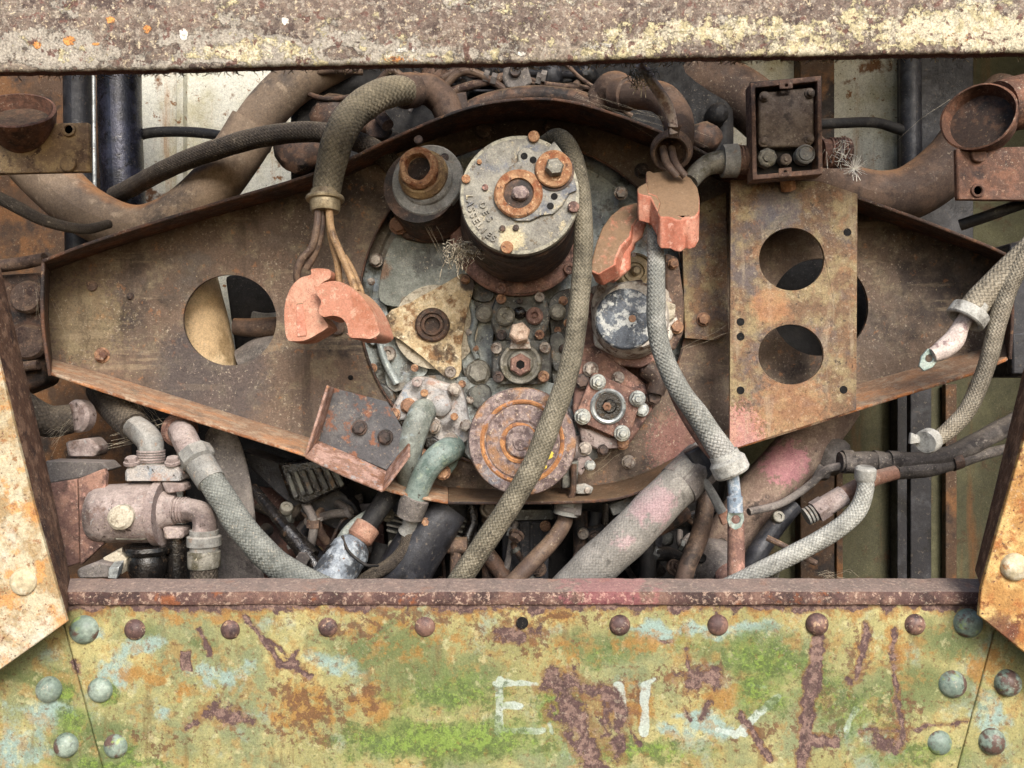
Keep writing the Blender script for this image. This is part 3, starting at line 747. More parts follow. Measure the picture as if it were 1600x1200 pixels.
# ------------------------------------------------------------------ front panel
panel = thing('front_panel', 'riveted yellow and green painted panel with moss and rust below the engine bay', 'panel', (800, 1230, .02))
def masks(X, Y):
    w = (fbm(X / 22, Y / 22, 5, 5) - .47) * 34; w2 = (fbm(X / 22, Y / 22, 5, 6) - .47) * 34
    A, B = X + w, Y + w2
    z = np.zeros_like(X)
    rust = z.copy()
    for a in [(345, 1112, 38, 22), (372, 1124, 30, 14), (320, 1122, 20, 14), (300, 1135, 12, 8), (810, 988, 46, 16), (1100, 1062, 48, 18), (1385, 1160, 28, 18), (1330, 1060, 14, 10), (420, 1004, 7, 3)]:
        rust = np.maximum(rust, ell(A, B, *a, .75) * .82)
    for a in [(878, 1068, 928, 1200, 34), (895, 1062, 972, 1112, 26), (972, 1112, 962, 1180, 20), (940, 1095, 945, 1150, 18), (855, 1110, 880, 1125, 8)]:
        rust = np.maximum(rust, seg(A, B, *a, 34) * .9)
    rust = np.maximum(rust, ell(A, B, 868, 1064, 26, 21, .9) * .9)
    rust = np.maximum(rust, poly(X + w * .3, Y + w2 * .3, [(280, 1020), (298, 1019), (302, 1049), (284, 1050)], 4))
    for a in [(378, 962, 440, 1035, 9), (440, 1040, 462, 1042, 13), (455, 1045, 462, 1018, 8), (473, 1050, 487, 1058, 10), (312, 985, 328, 1022, 5), (400, 985, 450, 1025, 3), (1278, 1000, 1252, 1195, 22), (1255, 1150, 1300, 1160, 18),
              (1354, 978, 1342, 1062, 12), (1396, 985, 1400, 1080, 9), (1400, 1080, 1410, 1150, 10), (1160, 1118, 1204, 1188, 10), (1345, 1145, 1510, 1130, 4), (1072, 1105, 1075, 1125, 7), (1110, 1095, 1100, 1125, 8), (115, 1030, 122, 1050, 9),
              (960, 1080, 1000, 1165, 4), (1075, 1015, 1078, 1050, 6), (1030, 1000, 1050, 1003, 4)]:
        rust = np.maximum(rust, seg(X + w * .45, Y + w2 * .45, *a, 13) * .92)
    rust = np.maximum(rust, np.clip((962 - (Y + w2 * .9)) / 16, 0, 1) * .8)
    moss = z.copy()
    for a in [(690, 1158, 190, 36, .95), (720, 1090, 110, 40, .65), (870, 1095, 40, 40, .8), (1195, 1035, 90, 40, .7), (1290, 1080, 60, 60, .5), (1180, 1075, 30, 30, .8), (1000, 1175, 120, 22, .75), (115, 1135, 36, 40, .7), (180, 1195, 110, 12, .8),
              (1440, 1180, 90, 26, .6), (1330, 1110, 70, 60, .55), (95, 1085, 26, 16, .8), (172, 1090, 16, 14, .8), (195, 1172, 22, 14, .8), (1575, 1075, 20, 16, .7), (940, 1030, 60, 26, .4), (1060, 1010, 90, 25, .3), (560, 1180, 60, 20, .5), (1200, 1100, 60, 30, .6)]:
        moss = np.maximum(moss, ell(A, B, *a[:4], .8) * a[4] * .92)
    blue = z.copy()
    for a in [(225, 1010, 40, 24), (345, 1055, 55, 26), (80, 1120, 70, 40), (250, 1115, 20, 18), (520, 1035, 70, 26), (1100, 1130, 40, 26), (1110, 985, 110, 16), (30, 1170, 60, 40), (1020, 990, 60, 20), (1550, 1120, 40, 60), (175, 1050, 30, 40), (1040, 1140, 22, 22), (1085, 1122, 40, 16), (1130, 1140, 30, 12), (140, 990, 30, 20), (1180, 985, 50, 22)]:
        blue = np.maximum(blue, ell(A, B, *a, .8) * .75)
    olive = z.copy()
    for a in [(60, 1060, 70, 20), (600, 1010, 120, 40), (680, 1060, 120, 50), (1440, 1080, 110, 50), (1480, 1000, 60, 40), (1200, 1020, 120, 40), (140, 1160, 90, 50), (930, 1010, 110, 30), (220, 985, 40, 16), (310, 1010, 30, 12)]:
        olive = np.maximum(olive, ell(A, B, *a, .7) * .95)
    ochre = z.copy()
    for a in [(600, 975, 140, 26), (470, 1100, 90, 60), (580, 1110, 70, 60), (700, 1000, 120, 40), (860, 965, 160, 22), (330, 965, 160, 14), (1130, 1090, 90, 40), (1400, 1010, 70, 40), (990, 1110, 60, 50), (1540, 1040, 50, 50), (240, 1060, 110, 40), (1010, 1000, 120, 30), (860, 1030, 60, 30)]:
        ochre = np.maximum(ochre, ell(A, B, *a, .7) * .62)
    ochre = np.maximum(ochre, np.clip((985 - (Y + w2)) / 60, 0, .5))
    speck = z.copy()
    for a in [(455, 1085, 60, 36), (585, 1090, 44, 46), (560, 985, 90, 22), (810, 990, 90, 40), (1090, 1060, 110, 34), (1290, 1120, 80, 70), (950, 1100, 70, 60), (500, 1150, 60, 30), (1400, 1130, 50, 60), (430, 1130, 60, 24), (700, 970, 60, 14), (500, 1110, 110, 60), (620, 965, 160, 16), (860, 965, 140, 18), (1180, 1150, 50, 40), (1000, 1090, 50, 50), (240, 1160, 60, 24), (1278, 1090, 34, 100), (1330, 1020, 40, 50)]:
        speck = np.maximum(speck, ell(A, B, *a, .7) * .6)
    white = z.copy()
    WX, WY = X + w * .16, Y + w2 * .16
    for a in [(780, 1066, 780, 1144, 14), (774, 1068, 838, 1068, 9), (780, 1103, 812, 1103, 13), (774, 1142, 850, 1142, 9), (858, 1130, 864, 1146, 6), (966, 1075, 970, 1118, 20), (1008, 1070, 1006, 1145, 15), (1150, 1148, 1215, 1090, 13), (1172, 1070, 1195, 1072, 7), (1120, 1140, 1165, 1148, 8), (1338, 1108, 1322, 1140, 10), (1010, 1066, 1022, 1062, 8)]:
        white = np.maximum(white, seg(WX, WY, *a) * .95)
    return dict(rust=rust, moss=moss, blue=blue, olive=olive, ochre=ochre, speck=speck, white=white)

ys = np.arange(938, 1262, 3.0)
def sL(y): return 96 + (y - 960) * .27
def sR(y): return 1560 - (y - 960) * .27
def plate(nm, xa, xb, step, dep):
    n = int(max(abs(xb(y) - xa(y)) for y in (938, 1260)) / step) + 1
    t = np.linspace(0, 1, n)
    X = np.array([xa(y) + (xb(y) - xa(y)) * t for y in ys]); Y = np.repeat(ys[:, None], n, 1)
    mk = masks(X, Y)
    Z = dep + (fbm(X / 150, Y / 150, 3, 8) - .47) * .012 + mk['rust'] * .0006
    return grid_obj(nm, X, Y, Z, 'panel_paint', panel, mk, th=.007)
ctr = plate('centre_plate', sL, sR, 3.0, 0.0)
spl = plate('side_plate', lambda y: -140, lambda y: sL(y) - 2.5, 3.0, .004)
spr = plate('side_plate', lambda y: sR(y) + 2.5, lambda y: 1740, 3.0, .004)
for x in (108, 1548):
    pass
# rail along the top of the panel
rx = np.arange(100, 1539, 6.0)
prof = [(940, .048), (912, .046), (904, .042), (906, .036), (912, .022), (919, .006), (923, -.003), (925, -.0065), (934, -.0075), (943, -.0075), (945, -.006), (946, .004)]
jit = (fbm(rx / 30, rx * 0 + 1, 4, 12) - .47) * 3
X = np.array([rx for _ in prof]); Y = np.array([np.full_like(rx, p[0]) + jit for p in prof]); Z = np.array([np.full_like(rx, p[1]) for p in prof])
grid_obj('rail', X, Y, Z, 'rail_rust', panel, {}, th=.004, ang=34)
for x, y, r, m in [(133, 983, 23, 'rivet_painted'), (212, 983, 17, 'rivet_rust'), (361, 983, 16, 'rivet_rust'), (513, 979, 16, 'rivet_rust'), (664, 978, 17, 'rivet_rust'), (968, 976, 17, 'rivet_rust'), (1121, 976, 17, 'rivet_rust'), (1276, 975, 18, 'rivet_rust'), (1428, 975, 17, 'rivet_rust'), (1511, 973, 23, 'rivet_painted'),
                   (77, 1077, 20, 'rivet_painted'), (158, 1077, 20, 'rivet_painted'), (104, 1164, 19, 'rivet_painted'), (183, 1164, 20, 'rivet_painted'), (1487, 1068, 22, 'rivet_painted'), (1574, 1067, 21, 'rivet_painted'), (1466, 1159, 20, 'rivet_painted'), (1549, 1158, 21, 'rivet_painted')]:
    bolt(x, y, .002, r, m, spl if x < sL(y) else spr if x > sR(y) else ctr, 'dome', 'rivet')
lathe('rivet_hole', (816, 973, -.004), [(9.5, 1), (8.5, 1.4), (7, 0)], 'hole_shade', ctr, segs=18)

# side jamb plates
j = thing('side_panel', 'bright rust speckled cream plate with one rivet at the left edge', 'panel', (40, 1050, -.06))
slab('face_plate', [(-160, 60), (-90, 200), (0, 575), (52, 790), (80, 890), (104, 972), (0, 1046), (-160, 1150)], -.06, .008, 'jamb_face', j)
strip('edge_strip', [(-90, 205), (0, 580), (52, 795), (79, 892), (102, 965)], [(-70, 130), (0, 425), (62, 690), (94, 838), (107, 905)], 'jamb_edge', j, -.055, .045)
bolt(36, 909, -.062, 21, 'rivet_cream', j, 'dome', 'rivet', flat=.35)
j = thing('side_panel', 'orange rusted plate with one pale rivet at the right edge', 'panel', (1565, 1020, -.06))
slab('face_plate', [(1760, 60), (1670, 430), (1600, 690), (1553, 852), (1534, 920), (1530, 962), (1600, 1019), (1760, 1150)], -.06, .008, 'jamb_face_orange', j)
strip('edge_strip', [(1672, 430), (1601, 690), (1554, 852), (1534, 915)], [(1650, 390), (1594, 610), (1556, 770), (1526, 893)], 'jamb_edge', j, -.055, .045)
bolt(1586, 886, -.062, 22, 'rivet_cream', j, 'dome', 'rivet', flat=.7)

# ------------------------------------------------------------------ engine mounting plate
CX, CY, CR = 818, 478, 257
mp = thing('mounting_plate', 'wide rusty bow shaped channel plate spanning the engine bay', 'engine mount', (800, 790, .3))
UP = [(72, 424), (170, 388), (340, 335), (505, 288), (620, 238), (720, 203), (800, 188), (880, 188), (960, 208), (1050, 243), (1140, 285), (1270, 310), (1400, 350), (1530, 395), (1566, 412)]
LO = [(1572, 540), (1545, 545), (1430, 578), (1338, 604), (1230, 640), (1130, 676), (1060, 715), (990, 748), (920, 762), (800, 768), (700, 764), (610, 746), (540, 709), (480, 686), (367, 651), (300, 630), (187, 595), (78, 563)]
slab('web', UP + LO, .30, .008, 'rust_plate', mp, holes=[circ(CX, CY, CR, 96), circ(359, 500, 73, 64, 71), circ(1281, 480, 76, 56)], bevel=0)
strip('upper_flange', [(72, 424), (170, 388), (340, 335), (505, 288), (620, 238), (720, 203), (800, 188), (880, 188), (960, 208), (1050, 243), (1140, 285), (1270, 310), (1400, 350), (1530, 395), (1566, 412)],
      [(66, 408), (160, 373), (330, 320), (500, 268), (618, 214), (720, 172), (800, 156), (880, 157), (965, 180), (1055, 216), (1145, 258), (1274, 288), (1404, 331), (1532, 380), (1572, 398)], 'rust_dark_flange', mp, .302, .19)
strip('lower_flange', [(78, 562), (187, 594), (300, 629), (367, 650), (480, 685), (540, 708), (610, 745), (700, 763)],
      [(80, 584), (187, 620), (300, 656), (367, 677), (480, 713), (540, 737), (612, 768), (700, 786)], 'rust_flange', mp, .302, .19)
strip('lower_flange', [(700, 763), (800, 767), (920, 761), (990, 747), (1060, 714), (1130, 675)],
      [(700, 786), (800, 786), (920, 784), (985, 774), (1060, 742), (1136, 704)], 'rust_dark_flange', mp, .302, .19)
strip('lower_flange', [(1130, 675), (1230, 639), (1338, 603), (1430, 577), (1545, 544), (1572, 539)],
      [(1136, 704), (1240, 672), (1338, 641), (1430, 612), (1520, 584), (1574, 561)], 'rust_flange', mp, .302, .19)
strip('end_flange', [(76, 424), (74, 500), (80, 570)], [(67, 410), (66, 500), (78, 588)], 'rust_dark_flange', mp, .302, .19, n=3)
strip('end_flange', [(1566, 412), (1572, 480), (1572, 540)], [(1574, 399), (1582, 480), (1578, 562)], 'rust_dark_flange', mp, .302, .19, n=3)
for x, y, r, m in [(755, 207, 12, 'bolt_dark'), (862, 202, 13, 'bolt_dark'), (1003, 267, 10, 'bolt_dark'), (970, 302, 9, 'bolt_steel'), (982, 722, 9, 'bolt_steel'), (204, 463, 5, 'bolt_dark'), (548, 590, 4, 'hole_shade'), (1098, 500, 9, 'bolt_rust'), (160, 555, 10, 'bolt_rust'), (145, 447, 8, 'brown_rust'), (527, 512, 12, 'brown_rust')]:
    bolt(x, y, .3, r, m, mp, 'flat' if m in ('brown_rust', 'hole_shade') else 'hex')
# rim lip of the round opening
ring = [(CX + CR * math.cos(a), CY + CR * math.sin(a)) for a in np.linspace(0, 2 * math.pi, 73)]
strip('opening_lip', ring, [(CX + (CR - 1) * math.cos(a), CY + (CR - 1) * math.sin(a)) for a in np.linspace(0, 2 * math.pi, 73)], 'rust_dark_flange', mp, .294, .325, th=.004, n=1)
# upright strut on the right of the opening
st = thing('strut', 'upright rusty strut with one bolt right of the white capped filter', 'strut', (1100, 530, .28))
slab('bar', [(1065, 330), (1135, 300), (1138, 520), (1120, 532), (1070, 528)], .28, .012, 'rust_two_hole', st)
bolt(1099, 499, .279, 9, 'bolt_rust', st)

# plate with two holes
tp = slab('two_hole_plate', [(1142, 281), (1280, 283), (1340, 303), (1338, 640), (1140, 703)], .185, .007, 'rust_two_hole', None,
          holes=[circ(1237, 405, 51, 48, 49), circ(1236, 554, 51, 48, 47)], bevel=.001)
for x, y in ((1157, 503), (1157, 526), (1157, 610), (1318, 609), (1324, 363)):
    lathe('bolt_hole', (x, y, .1853), [(6.5, 0), (6, .8), (4.8, .9), (4.5, .45), (0, .45)], 'hole_shade', tp, segs=16)  # dark discs painted in place of open bolt holes
props(tp, 'flat rusty plate with two large round holes on the right', 'plate')

# ------------------------------------------------------------------ engine cover inside the opening
ec = thing('engine_cover', 'round grey alloy engine cover behind the pumps and pulley', 'engine cover', (CX, CY + CR, .33))
lathe('cover_disc', (CX, CY, .345), [(266, -10), (266, 0), (262, 4), (240, 4), (236, 1), (0, 1)], 'cover_grey', ec, segs=72)
slab('housing', [(594, 470), (598, 415), (616, 372), (650, 345), (700, 335), (740, 350), (748, 400), (735, 435), (690, 455), (640, 478)], .306, .05, 'cover_smooth', ec, bevel=.024, smooth=4, segs=6)
slab('housing', [(600, 560), (592, 540), (600, 525), (625, 530), (660, 560), (668, 580), (650, 596), (620, 612), (604, 600)], .322, .03, 'cover_grey', ec, bevel=.008, smooth=4, segs=3)
slab('housing', [(728, 460), (760, 450), (780, 470), (770, 530), (768, 590), (735, 600), (722, 570), (722, 530)], .318, .03, 'cover_grey', ec, bevel=.008, smooth=4, segs=3)
slab('housing', [(858, 470), (900, 450), (930, 480), (925, 560), (900, 610), (865, 600), (864, 540)], .318, .03, 'cover_dark', ec, bevel=.008, smooth=4, segs=3)
slab('housing', [(700, 600), (760, 590), (870, 600), (905, 640), (900, 700), (860, 730), (760, 730), (715, 690)], .312, .03, 'cover_grey', ec, bevel=.008, smooth=4, segs=3)
slab('housing', [(905, 560), (960, 540), (1040, 560), (1048, 600), (1000, 670), (930, 720), (895, 690)], .318, .03, 'pink_rust', ec, bevel=.008, smooth=4, segs=3)
for x, y, r, m, k in [(588, 407, 9, 'bolt_steel', 'hex'), (607, 553, 12, 'bolt_steel', 'socket'), (611, 627, 7, 'bolt_dark', 'hex'), (760, 619, 7, 'bolt_steel', 'socket'), (871, 516, 6, 'bolt_rust', 'hex'), (918, 487, 8, 'bolt_dark', 'hex'), (686, 622, 5, 'bolt_steel', 'socket'), (1070, 480, 8, 'bolt_rust', 'hex')]:
    bolt(x, y, .32, r, m, ec, k)
lathe('plug', (748, 582, .318), [(20, 0), (20, 5), (18, 7)], 'olive_metal', ec)
lathe('plug', (748, 582, .312), [(16, 0), (16, 12), (14, 14), (0, 14)], 'olive_metal', ec, segs=6, rot=.3)

# ------------------------------------------------------------------ pump unit in the centre
pu = thing('fuel_pump', 'dark bolted pump with two round plugs and a pale hexagon nut above its nose', 'pump', (812, 605, .31))
pub = slab('upper_body', [(774, 465), (790, 458), (836, 458), (852, 464), (861, 490), (856, 515), (846, 532), (778, 532), (768, 512), (765, 490)], .292, .03, 'cover_dark', pu, bevel=.004)
plb = slab('lower_body', [(768, 536), (780, 530), (848, 530), (862, 538), (862, 590), (850, 600), (776, 600), (768, 590)], .282, .04, 'cover_dark', pu, bevel=.004)
for x, y, r in ((757, 490, 14), (871, 488, 13)):
    lathe('boss', (x, y, .30), [(r, -4), (r, 6), (r - 4, 10), (0, 11)], 'olive_metal', pu)
lathe('round_plug', (789, 494, .285), [(15.5, -6), (15.5, 8), (13.5, 10), (12.5, 8.5), (4, 9), (3, 10.5), (0, 10.5)], 'olive_metal', pu)
lathe('round_plug', (835, 494, .285), [(13.5, -6), (13.5, 8), (11, 11), (6, 11), (5, 6), (3, 6), (2.5, 9), (0, 9)], 'pink_rust', pu)
lathe('ball', (812, 489, .288), [(10, -6), (10, 2), (8, 8), (4, 11), (0, 12)], 'oily_black', pu)
for x, y, r, m in ((783, 467, 8, 'bolt_rust'), (843, 465, 8, 'bolt_steel'), (784, 524, 8, 'bolt_dark'), (843, 523, 7.5, 'bolt_rust'), (812, 470, 5, 'bolt_dark')):
    bolt(x, y, .282, r, m, pub, 'socket')
for x, y, m in ((776, 544, 'bolt_steel'), (851, 543, 'bolt_steel'), (779, 589, 'bolt_dark'), (849, 588, 'bolt_rust')):
    bolt(x, y, .274, 9, m, plb, 'socket')
lathe('nose', (813, 568, .278), [(33, 0), (33, 8), (31, 12), (27, 12), (25, 10), (21, 9), (18, 14), (0, 14)], 'olive_metal', pu, segs=44)
lathe('nose_nut', (813, 570, .268), [(18, 0), (18, 10), (15.5, 13), (7.5, 13), (6.5, 10), (6.5, -2)], 'pink_rust', pu, segs=6, rot=.5)
lathe('nose_bore', (813, 570, .2535), [(7, 0.6), (0, 0.4)], 'hole_shade', pu, segs=20)
slab('neck', [(799, 528), (826, 528), (830, 545), (796, 545)], .255, .02, 'chalky_body', pu)
lathe('hexagon_nut', (812, 521, .245), [(16.5, -8), (16.5, 8), (14, 11), (0, 11.5)], 'pink_beige', pu, segs=6, rot=.25, ax=(0, -1, .25))

# triangular plate
tr = thing('triangular_plate', 'tan three cornered bearing plate with a round socket in its middle', 'plate', (690, 592, .29))
lathe('gasket', (681, 511, .311), [(66, 0), (66, 4), (63, 5), (0, 5)], 'gasket', tr)
slab('plate', [(600, 497), (612, 484), (640, 473), (700, 440), (722, 427), (740, 430), (741, 447), (727, 498), (721, 540), (721, 577), (716, 588), (705, 593), (693, 587), (660, 557), (626, 531), (606, 521)], .293, .01, 'cream_plate', tr, bevel=0,
     holes=[circ(676, 508, 17, 30)])
lathe('bearing', (676, 508, .293), [(27, 0), (27, 4), (24, 7), (19, 7), (18, 3), (16, 3), (16, 8), (12.5, 8), (12, -22)], 'dark_rust', tr, segs=40)
lathe('bore', (676, 508, .318), [(12.5, 0), (0, 0)], 'black_metal', tr)
lathe('pin', (681, 510, .318), [(7, 0), (7, 6), (3, 9), (0, 9)], 'bolt_bright', tr)
bolt(704, 581, .292, 9, 'bolt_steel', tr, 'socket'); bolt(727, 437, .292, 6, 'bolt_rust', tr)

# ------------------------------------------------------------------ generator
ge = thing('generator', 'large round generator with a scuffed grey end cap and off centre bolt', 'generator', (812, 460, .2))
gf, gb = P(812, 305, .03), P(810, 376, .30)
gb = Vector((gf.x, gb.y, gf.z)); gax = (gf - gb).normalized()
GX = tuple(gax)
L_ = (gf - gb).length / S(.30)
gfl = lathe('mounting_flange', (810, 357, .295), [(107, 0), (107, 14), (103, 18), (80, 20), (70, 20)], 'pink_rust', ge, ax=GX, segs=64)
lathe('barrel', (810, 357, .295), [(86, 14), (88, 40), (84, 90), (80, 130), (79, 150), (78, 170), (78, L_ - 30), (60, L_ - 22)], 'dark_rust', ge, ax=GX, segs=56)
lathe('band', (812, 307, .048), [(92, -26), (94, -22), (94, -6), (91, -2), (70, -2)], 'dark_rust', ge, ax=GX, segs=64)
capo = lathe('end_cap', (812, 305, .03), [(92, -12), (93, -3), (91.5, 1), (87, 2.5), (40, 3), (0, 3)], 'cap_grey', ge, ax=GX, segs=80, wob=.004)
lathe('cap_rim', (812, 305, .03), [(90, -14), (94.2, -12), (94.2, -9), (93.6, -2), (92.6, 1.6), (90.5, 2.4)], 'cap_rim', ge, ax=GX, segs=80, wob=.004)
slab('raised_web', [(795, 262), (810, 252), (808, 240), (814, 232), (824, 230), (838, 237), (852, 236), (866, 220), (885, 245), (898, 280), (902, 297), (890, 302), (880, 320), (866, 334), (848, 336), (830, 345), (805, 345), (786, 332), (778, 312), (782, 282)], .0222, .008, 'cap_grey', ge, bevel=.002)
lathe('collar', (810, 303, .0235), [(38, -2), (38, 3), (35, 6), (24, 6), (23, 3), (22, -2)], 'orange_rust', ge, ax=GX, segs=44, wob=.015)
lathe('collar_bore', (810, 303, .0214), [(23, 0), (21.5, .3), (0, .3)], 'dark_rust', ge, ax=GX, segs=32)
lathe('shaft_stub', (813, 303, .022), [(13, 0), (13, 5), (10, 10), (4, 12), (0, 12)], 'purple_rust', ge, ax=GX, segs=14, wob=.08)
lathe('washer', (865, 265, .021), [(29, 0), (29, 5), (27, 7), (18, 7.5), (0, 7.5)], 'orange_rust', ge, ax=GX, segs=40, wob=.01)
lathe('washer_seat', (866, 268, .024), [(31, 0), (31, 4), (28, 4)], 'dark_rust', ge, ax=GX, segs=40)
lathe('nut', (866, 263, .0135), [(15, -3), (15, 9), (12, 14), (0, 15)], 'olive_metal', ge, ax=GX, segs=6, rot=.2, wob=.04)
for x, y in ((819, 244), (833, 250), (866, 307), (860, 322)):
    lathe('screw_hole', (x, y, .0222), [(5.5, 0.3), (5, .6), (4.8, .4), (0, .4)], 'hole_shade', ge, ax=GX, segs=18)
for x, y, r, m in ((834, 214, 9, 'orange_rust'), (728, 280, 7, 'orange_rust'), (792, 387, 10, 'orange_rust'), (896, 324, 9, 'pink_rust'), (749, 253, 4, 'orange_rust'), (758, 293, 5, 'pink_rust'), (806, 356, 5, 'dark_rust'), (785, 357, 5, 'dark_rust')):
    bolt(x, y, .026, r, m, capo, 'flat', 'cap_screw')
for x, y, m in ((783, 451, 'pink_rust'), (889, 420, 'pink_rust'), (725, 408, 'pink_rust')):
    bolt(x, y, .275, 9, m, gfl, 'socket')
arc_text(capo, 'LASSELIES', 812, 305, .0262, 79, 178, 121, 15, 'cap_grey')
arc_text(capo, 'DES B', 812, 305, .0262, 60, 165, 118, 14, 'cap_grey')
arc_text(gfl, 'ICEROTO', 810, 357, .2745, 98, 96, 68, 13, 'dark_rust')

# socket with flange left of the generator
so = thing('pipe_socket', 'open rusty pipe socket on a screwed flange left of the generator', 'pipe fitting', (668, 380, .22))
sax = (-.16, -1, .12)
lathe('base', (678, 318, .30), [(62, 0), (62, 20), (58, 34), (54, 60), (56, 70), (56, 80)], 'dark_rust', so, ax=sax, segs=44)
slab('base_ear', [(612, 345), (625, 335), (660, 350), (710, 352), (735, 360), (720, 378), (660, 378), (630, 372)], .29, .03, 'dark_rust', so, bevel=.006)
bolt(623, 352, .286, 12, 'bolt_rust', so)
sof = lathe('flange', (668, 282, .205), [(57, -8), (57, 2), (55, 4), (42, 4), (40, 8), (36, 10)], 'dusty_grey', so, ax=sax, segs=44, wob=.01)
lathe('neck', (662, 274, .196), [(40, -4), (39, 6), (35, 10), (33, 14)], 'bracket_tan', so, ax=sax, segs=36, wob=.02)
lathe('socket_ring', (657, 267, .188), [(31, -10), (33, 4), (31, 9), (32, 13), (30, 18), (26, 20), (21, 19), (19.5, 14), (19, -6)], 'orange_rust', so, ax=sax, segs=36, wob=.05)
lathe('bore', (656, 265, .180), [(19.5, 0), (0, 0)], 'dark_rust', so, ax=sax)
for x, y in ((695, 247), (710, 292), (679, 326), (654, 219)):
    bolt(x, y, .203, 7, 'bolt_dark', sof, 'flat', 'screw', ax=sax)

# ------------------------------------------------------------------ water pump and its two pipes
wp = thing('water_pump', 'grey bolted water pump housing left of the purple pulley', 'pump', (670, 700, .27))
wph = slab('housing', [(606, 650), (616, 630), (632, 602), (650, 587), (672, 590), (700, 599), (720, 603), (727, 625), (731, 652), (737, 668), (730, 690), (700, 702), (660, 690), (625, 662)], .265, .05, 'pump_grey', wp, bevel=.006, segs=3)
slab('raised_boss', [(668, 600), (705, 612), (706, 640), (690, 655), (672, 640), (660, 620)], .256, .02, 'pump_grey', wp, bevel=.005)
lathe('dome', (688, 634, .256), [(17, -4), (16, 3), (11, 8), (5, 10), (0, 10.5)], 'pump_grey', wp)
slab('pipe_flange', [(606, 646), (618, 636), (634, 622), (648, 620), (668, 640), (690, 660), (684, 676), (668, 676), (630, 656), (614, 660)], .252, .016, 'pump_grey', wp, bevel=.004)
for x, y, r, m, k in ((652, 597, 8, 'dusty_pink', 'socket'), (710, 609, 9, 'bolt_steel', 'hex'), (638, 634, 10, 'bolt_rust', 'hex'), (615, 648, 9, 'bolt_rust', 'hex'), (677, 666, 10, 'bolt_steel', 'hex'), (728, 665, 8, 'bolt_steel', 'hex'), (663, 614, 6, 'orange_rust', 'flat'), (710, 651, 6, 'orange_rust', 'flat'), (661, 707, 6, 'bolt_rust', 'flat')):
    bolt(x, y, .25, r, m, wph, k)
slab('drain', [(660, 688), (676, 682), (690, 690), (684, 702), (664, 700)], .25, .02, 'oily_black', wp, bevel=.003)
t = tube('coolant_pipe', [(664, 642, .262), (658, 648, .235), (645, 682, .225), (638, 718, .235), (641, 748, .26), (646, 790, .28)], [20, 21, 21, 20, 20, 19], 'green_pipe', None)
props(t, 'pale grey green pipe curving down from the left side of the water pump', 'pipe')
ep = thing('elbow_pipe', 'teal elbow pipe clamped to a short hose below the water pump', 'pipe', (650, 800, .2))
tube('elbow', [(708, 700, .25), (706, 702, .225), (696, 706, .205), (680, 718, .2), (664, 740, .2), (652, 768, .205), (646, 790, .21)], [19, 20, 21, 20, 19, 18.5, 18], 'teal_pipe', ep)
slab('ear_flange', [(694, 680), (708, 676), (720, 686), (720, 708), (712, 730), (698, 748), (684, 746), (684, 728), (700, 714), (692, 694)], .226, .018, 'teal_pipe', ep, bevel=.004)
bolt(704, 688, .224, 10, 'bolt_steel', ep); bolt(692, 738, .224, 10, 'bolt_rust', ep)
tube('rubber_sleeve', [(651, 775, .205), (645, 790, .21), (640, 806, .215)], [22, 23, 21], 'dirt_grey', ep, wob=.03)
tube('nipple', [(644, 800, .215), (640, 822, .225), (638, 830, .23)], [13, 12, 16], 'dusty_grey', ep)

# pulley
pl = thing('crank_pulley', 'round purple rusted pulley with an orange groove below the pump', 'pulley', (816, 775, .2))
lathe('rim', (816, 690, .14), [(70, -46), (84, -44), (84, -36), (74, -28), (74, -22), (84, -14), (85, -4), (83, 1), (79, 3), (66, 3), (64, 1)], 'purple_rust', pl, segs=80, wob=.004)
lathe('groove', (816, 690, .14), [(68, -6), (66, 3.2), (63, 5), (60, 3.4), (56, -6)], 'orange_groove', pl, segs=72)
lathe('web', (816, 690, .14), [(58, 0), (56, 3), (34, 4.5), (30, 2)], 'purple_rust', pl, segs=64)
lathe('hub_ring', (812, 692, .137), [(31, 0), (31, 3), (27, 4), (24, 2)], 'orange_groove', pl, segs=44, wob=.03)
lathe('hub', (814, 690, .136), [(25, -2), (25, 4), (22, 7), (14, 7), (12, 9), (0, 9)], 'purple_rust', pl, segs=40, wob=.03)
for x, y, r in ((859, 711, 6), (849, 729, 5)):
    lathe('paint_spot', (x, y, .1355), [(r, 0), (r * .8, .8), (0, .8)], 'yellow_paint', pl, wob=.15, segs=14)

# filter with white scuffed cap
fi = thing('fuel_filter', 'round filter with a white scuffed black cap behind the grey hose', 'filter', (985, 560, .28))
slab('bracket', [(925, 470), (938, 436), (955, 436), (975, 452), (1030, 440), (1045, 455), (1060, 500), (1050, 530), (1010, 552), (960, 556), (930, 540)], .245, .03, 'chalky_body', fi, bevel=.004)
lathe('bowl', (985, 500, .24), [(60, -20), (60, 0), (58, 20), (53, 44), (50, 50)], 'chalky_body', fi, segs=44, ax=(-.05, -1, .08))
lathe('cap', (978, 499, .185), [(48, 0), (48, 5), (46, 8), (43, 9), (0, 9)], 'white_cap', fi, segs=48, ax=(-.05, -1, .08))
lathe('cap_screw', (988, 498, .1745), [(6, 0), (5.5, 2), (0, 2.4)], 'bolt_rust', fi, segs=20)
slab('foot', [(908, 540), (930, 535), (1000, 560), (1040, 540), (1046, 556), (1000, 575), (930, 568), (905, 562)], .26, .03, 'pink_rust', fi, bevel=.005)
tm = thing('terminal_stud', 'ringed brass terminal below the dusty orange clamp', 'terminal', (992, 445, .2))
lathe('disc', (993, 424, .215), [(30, -20), (30, 0), (26, 3), (25, 0), (20, 0), (19, 3), (14, 3), (13, 0), (8, 0), (8, 6), (5, 9), (0, 9)], 'ring_brass', tm, ax=(.1, -1, .1))
slab('block', [(978, 440), (1004, 436), (1006, 458), (980, 462)], .195, .03, 'bolt_dark', tm, bevel=.003)
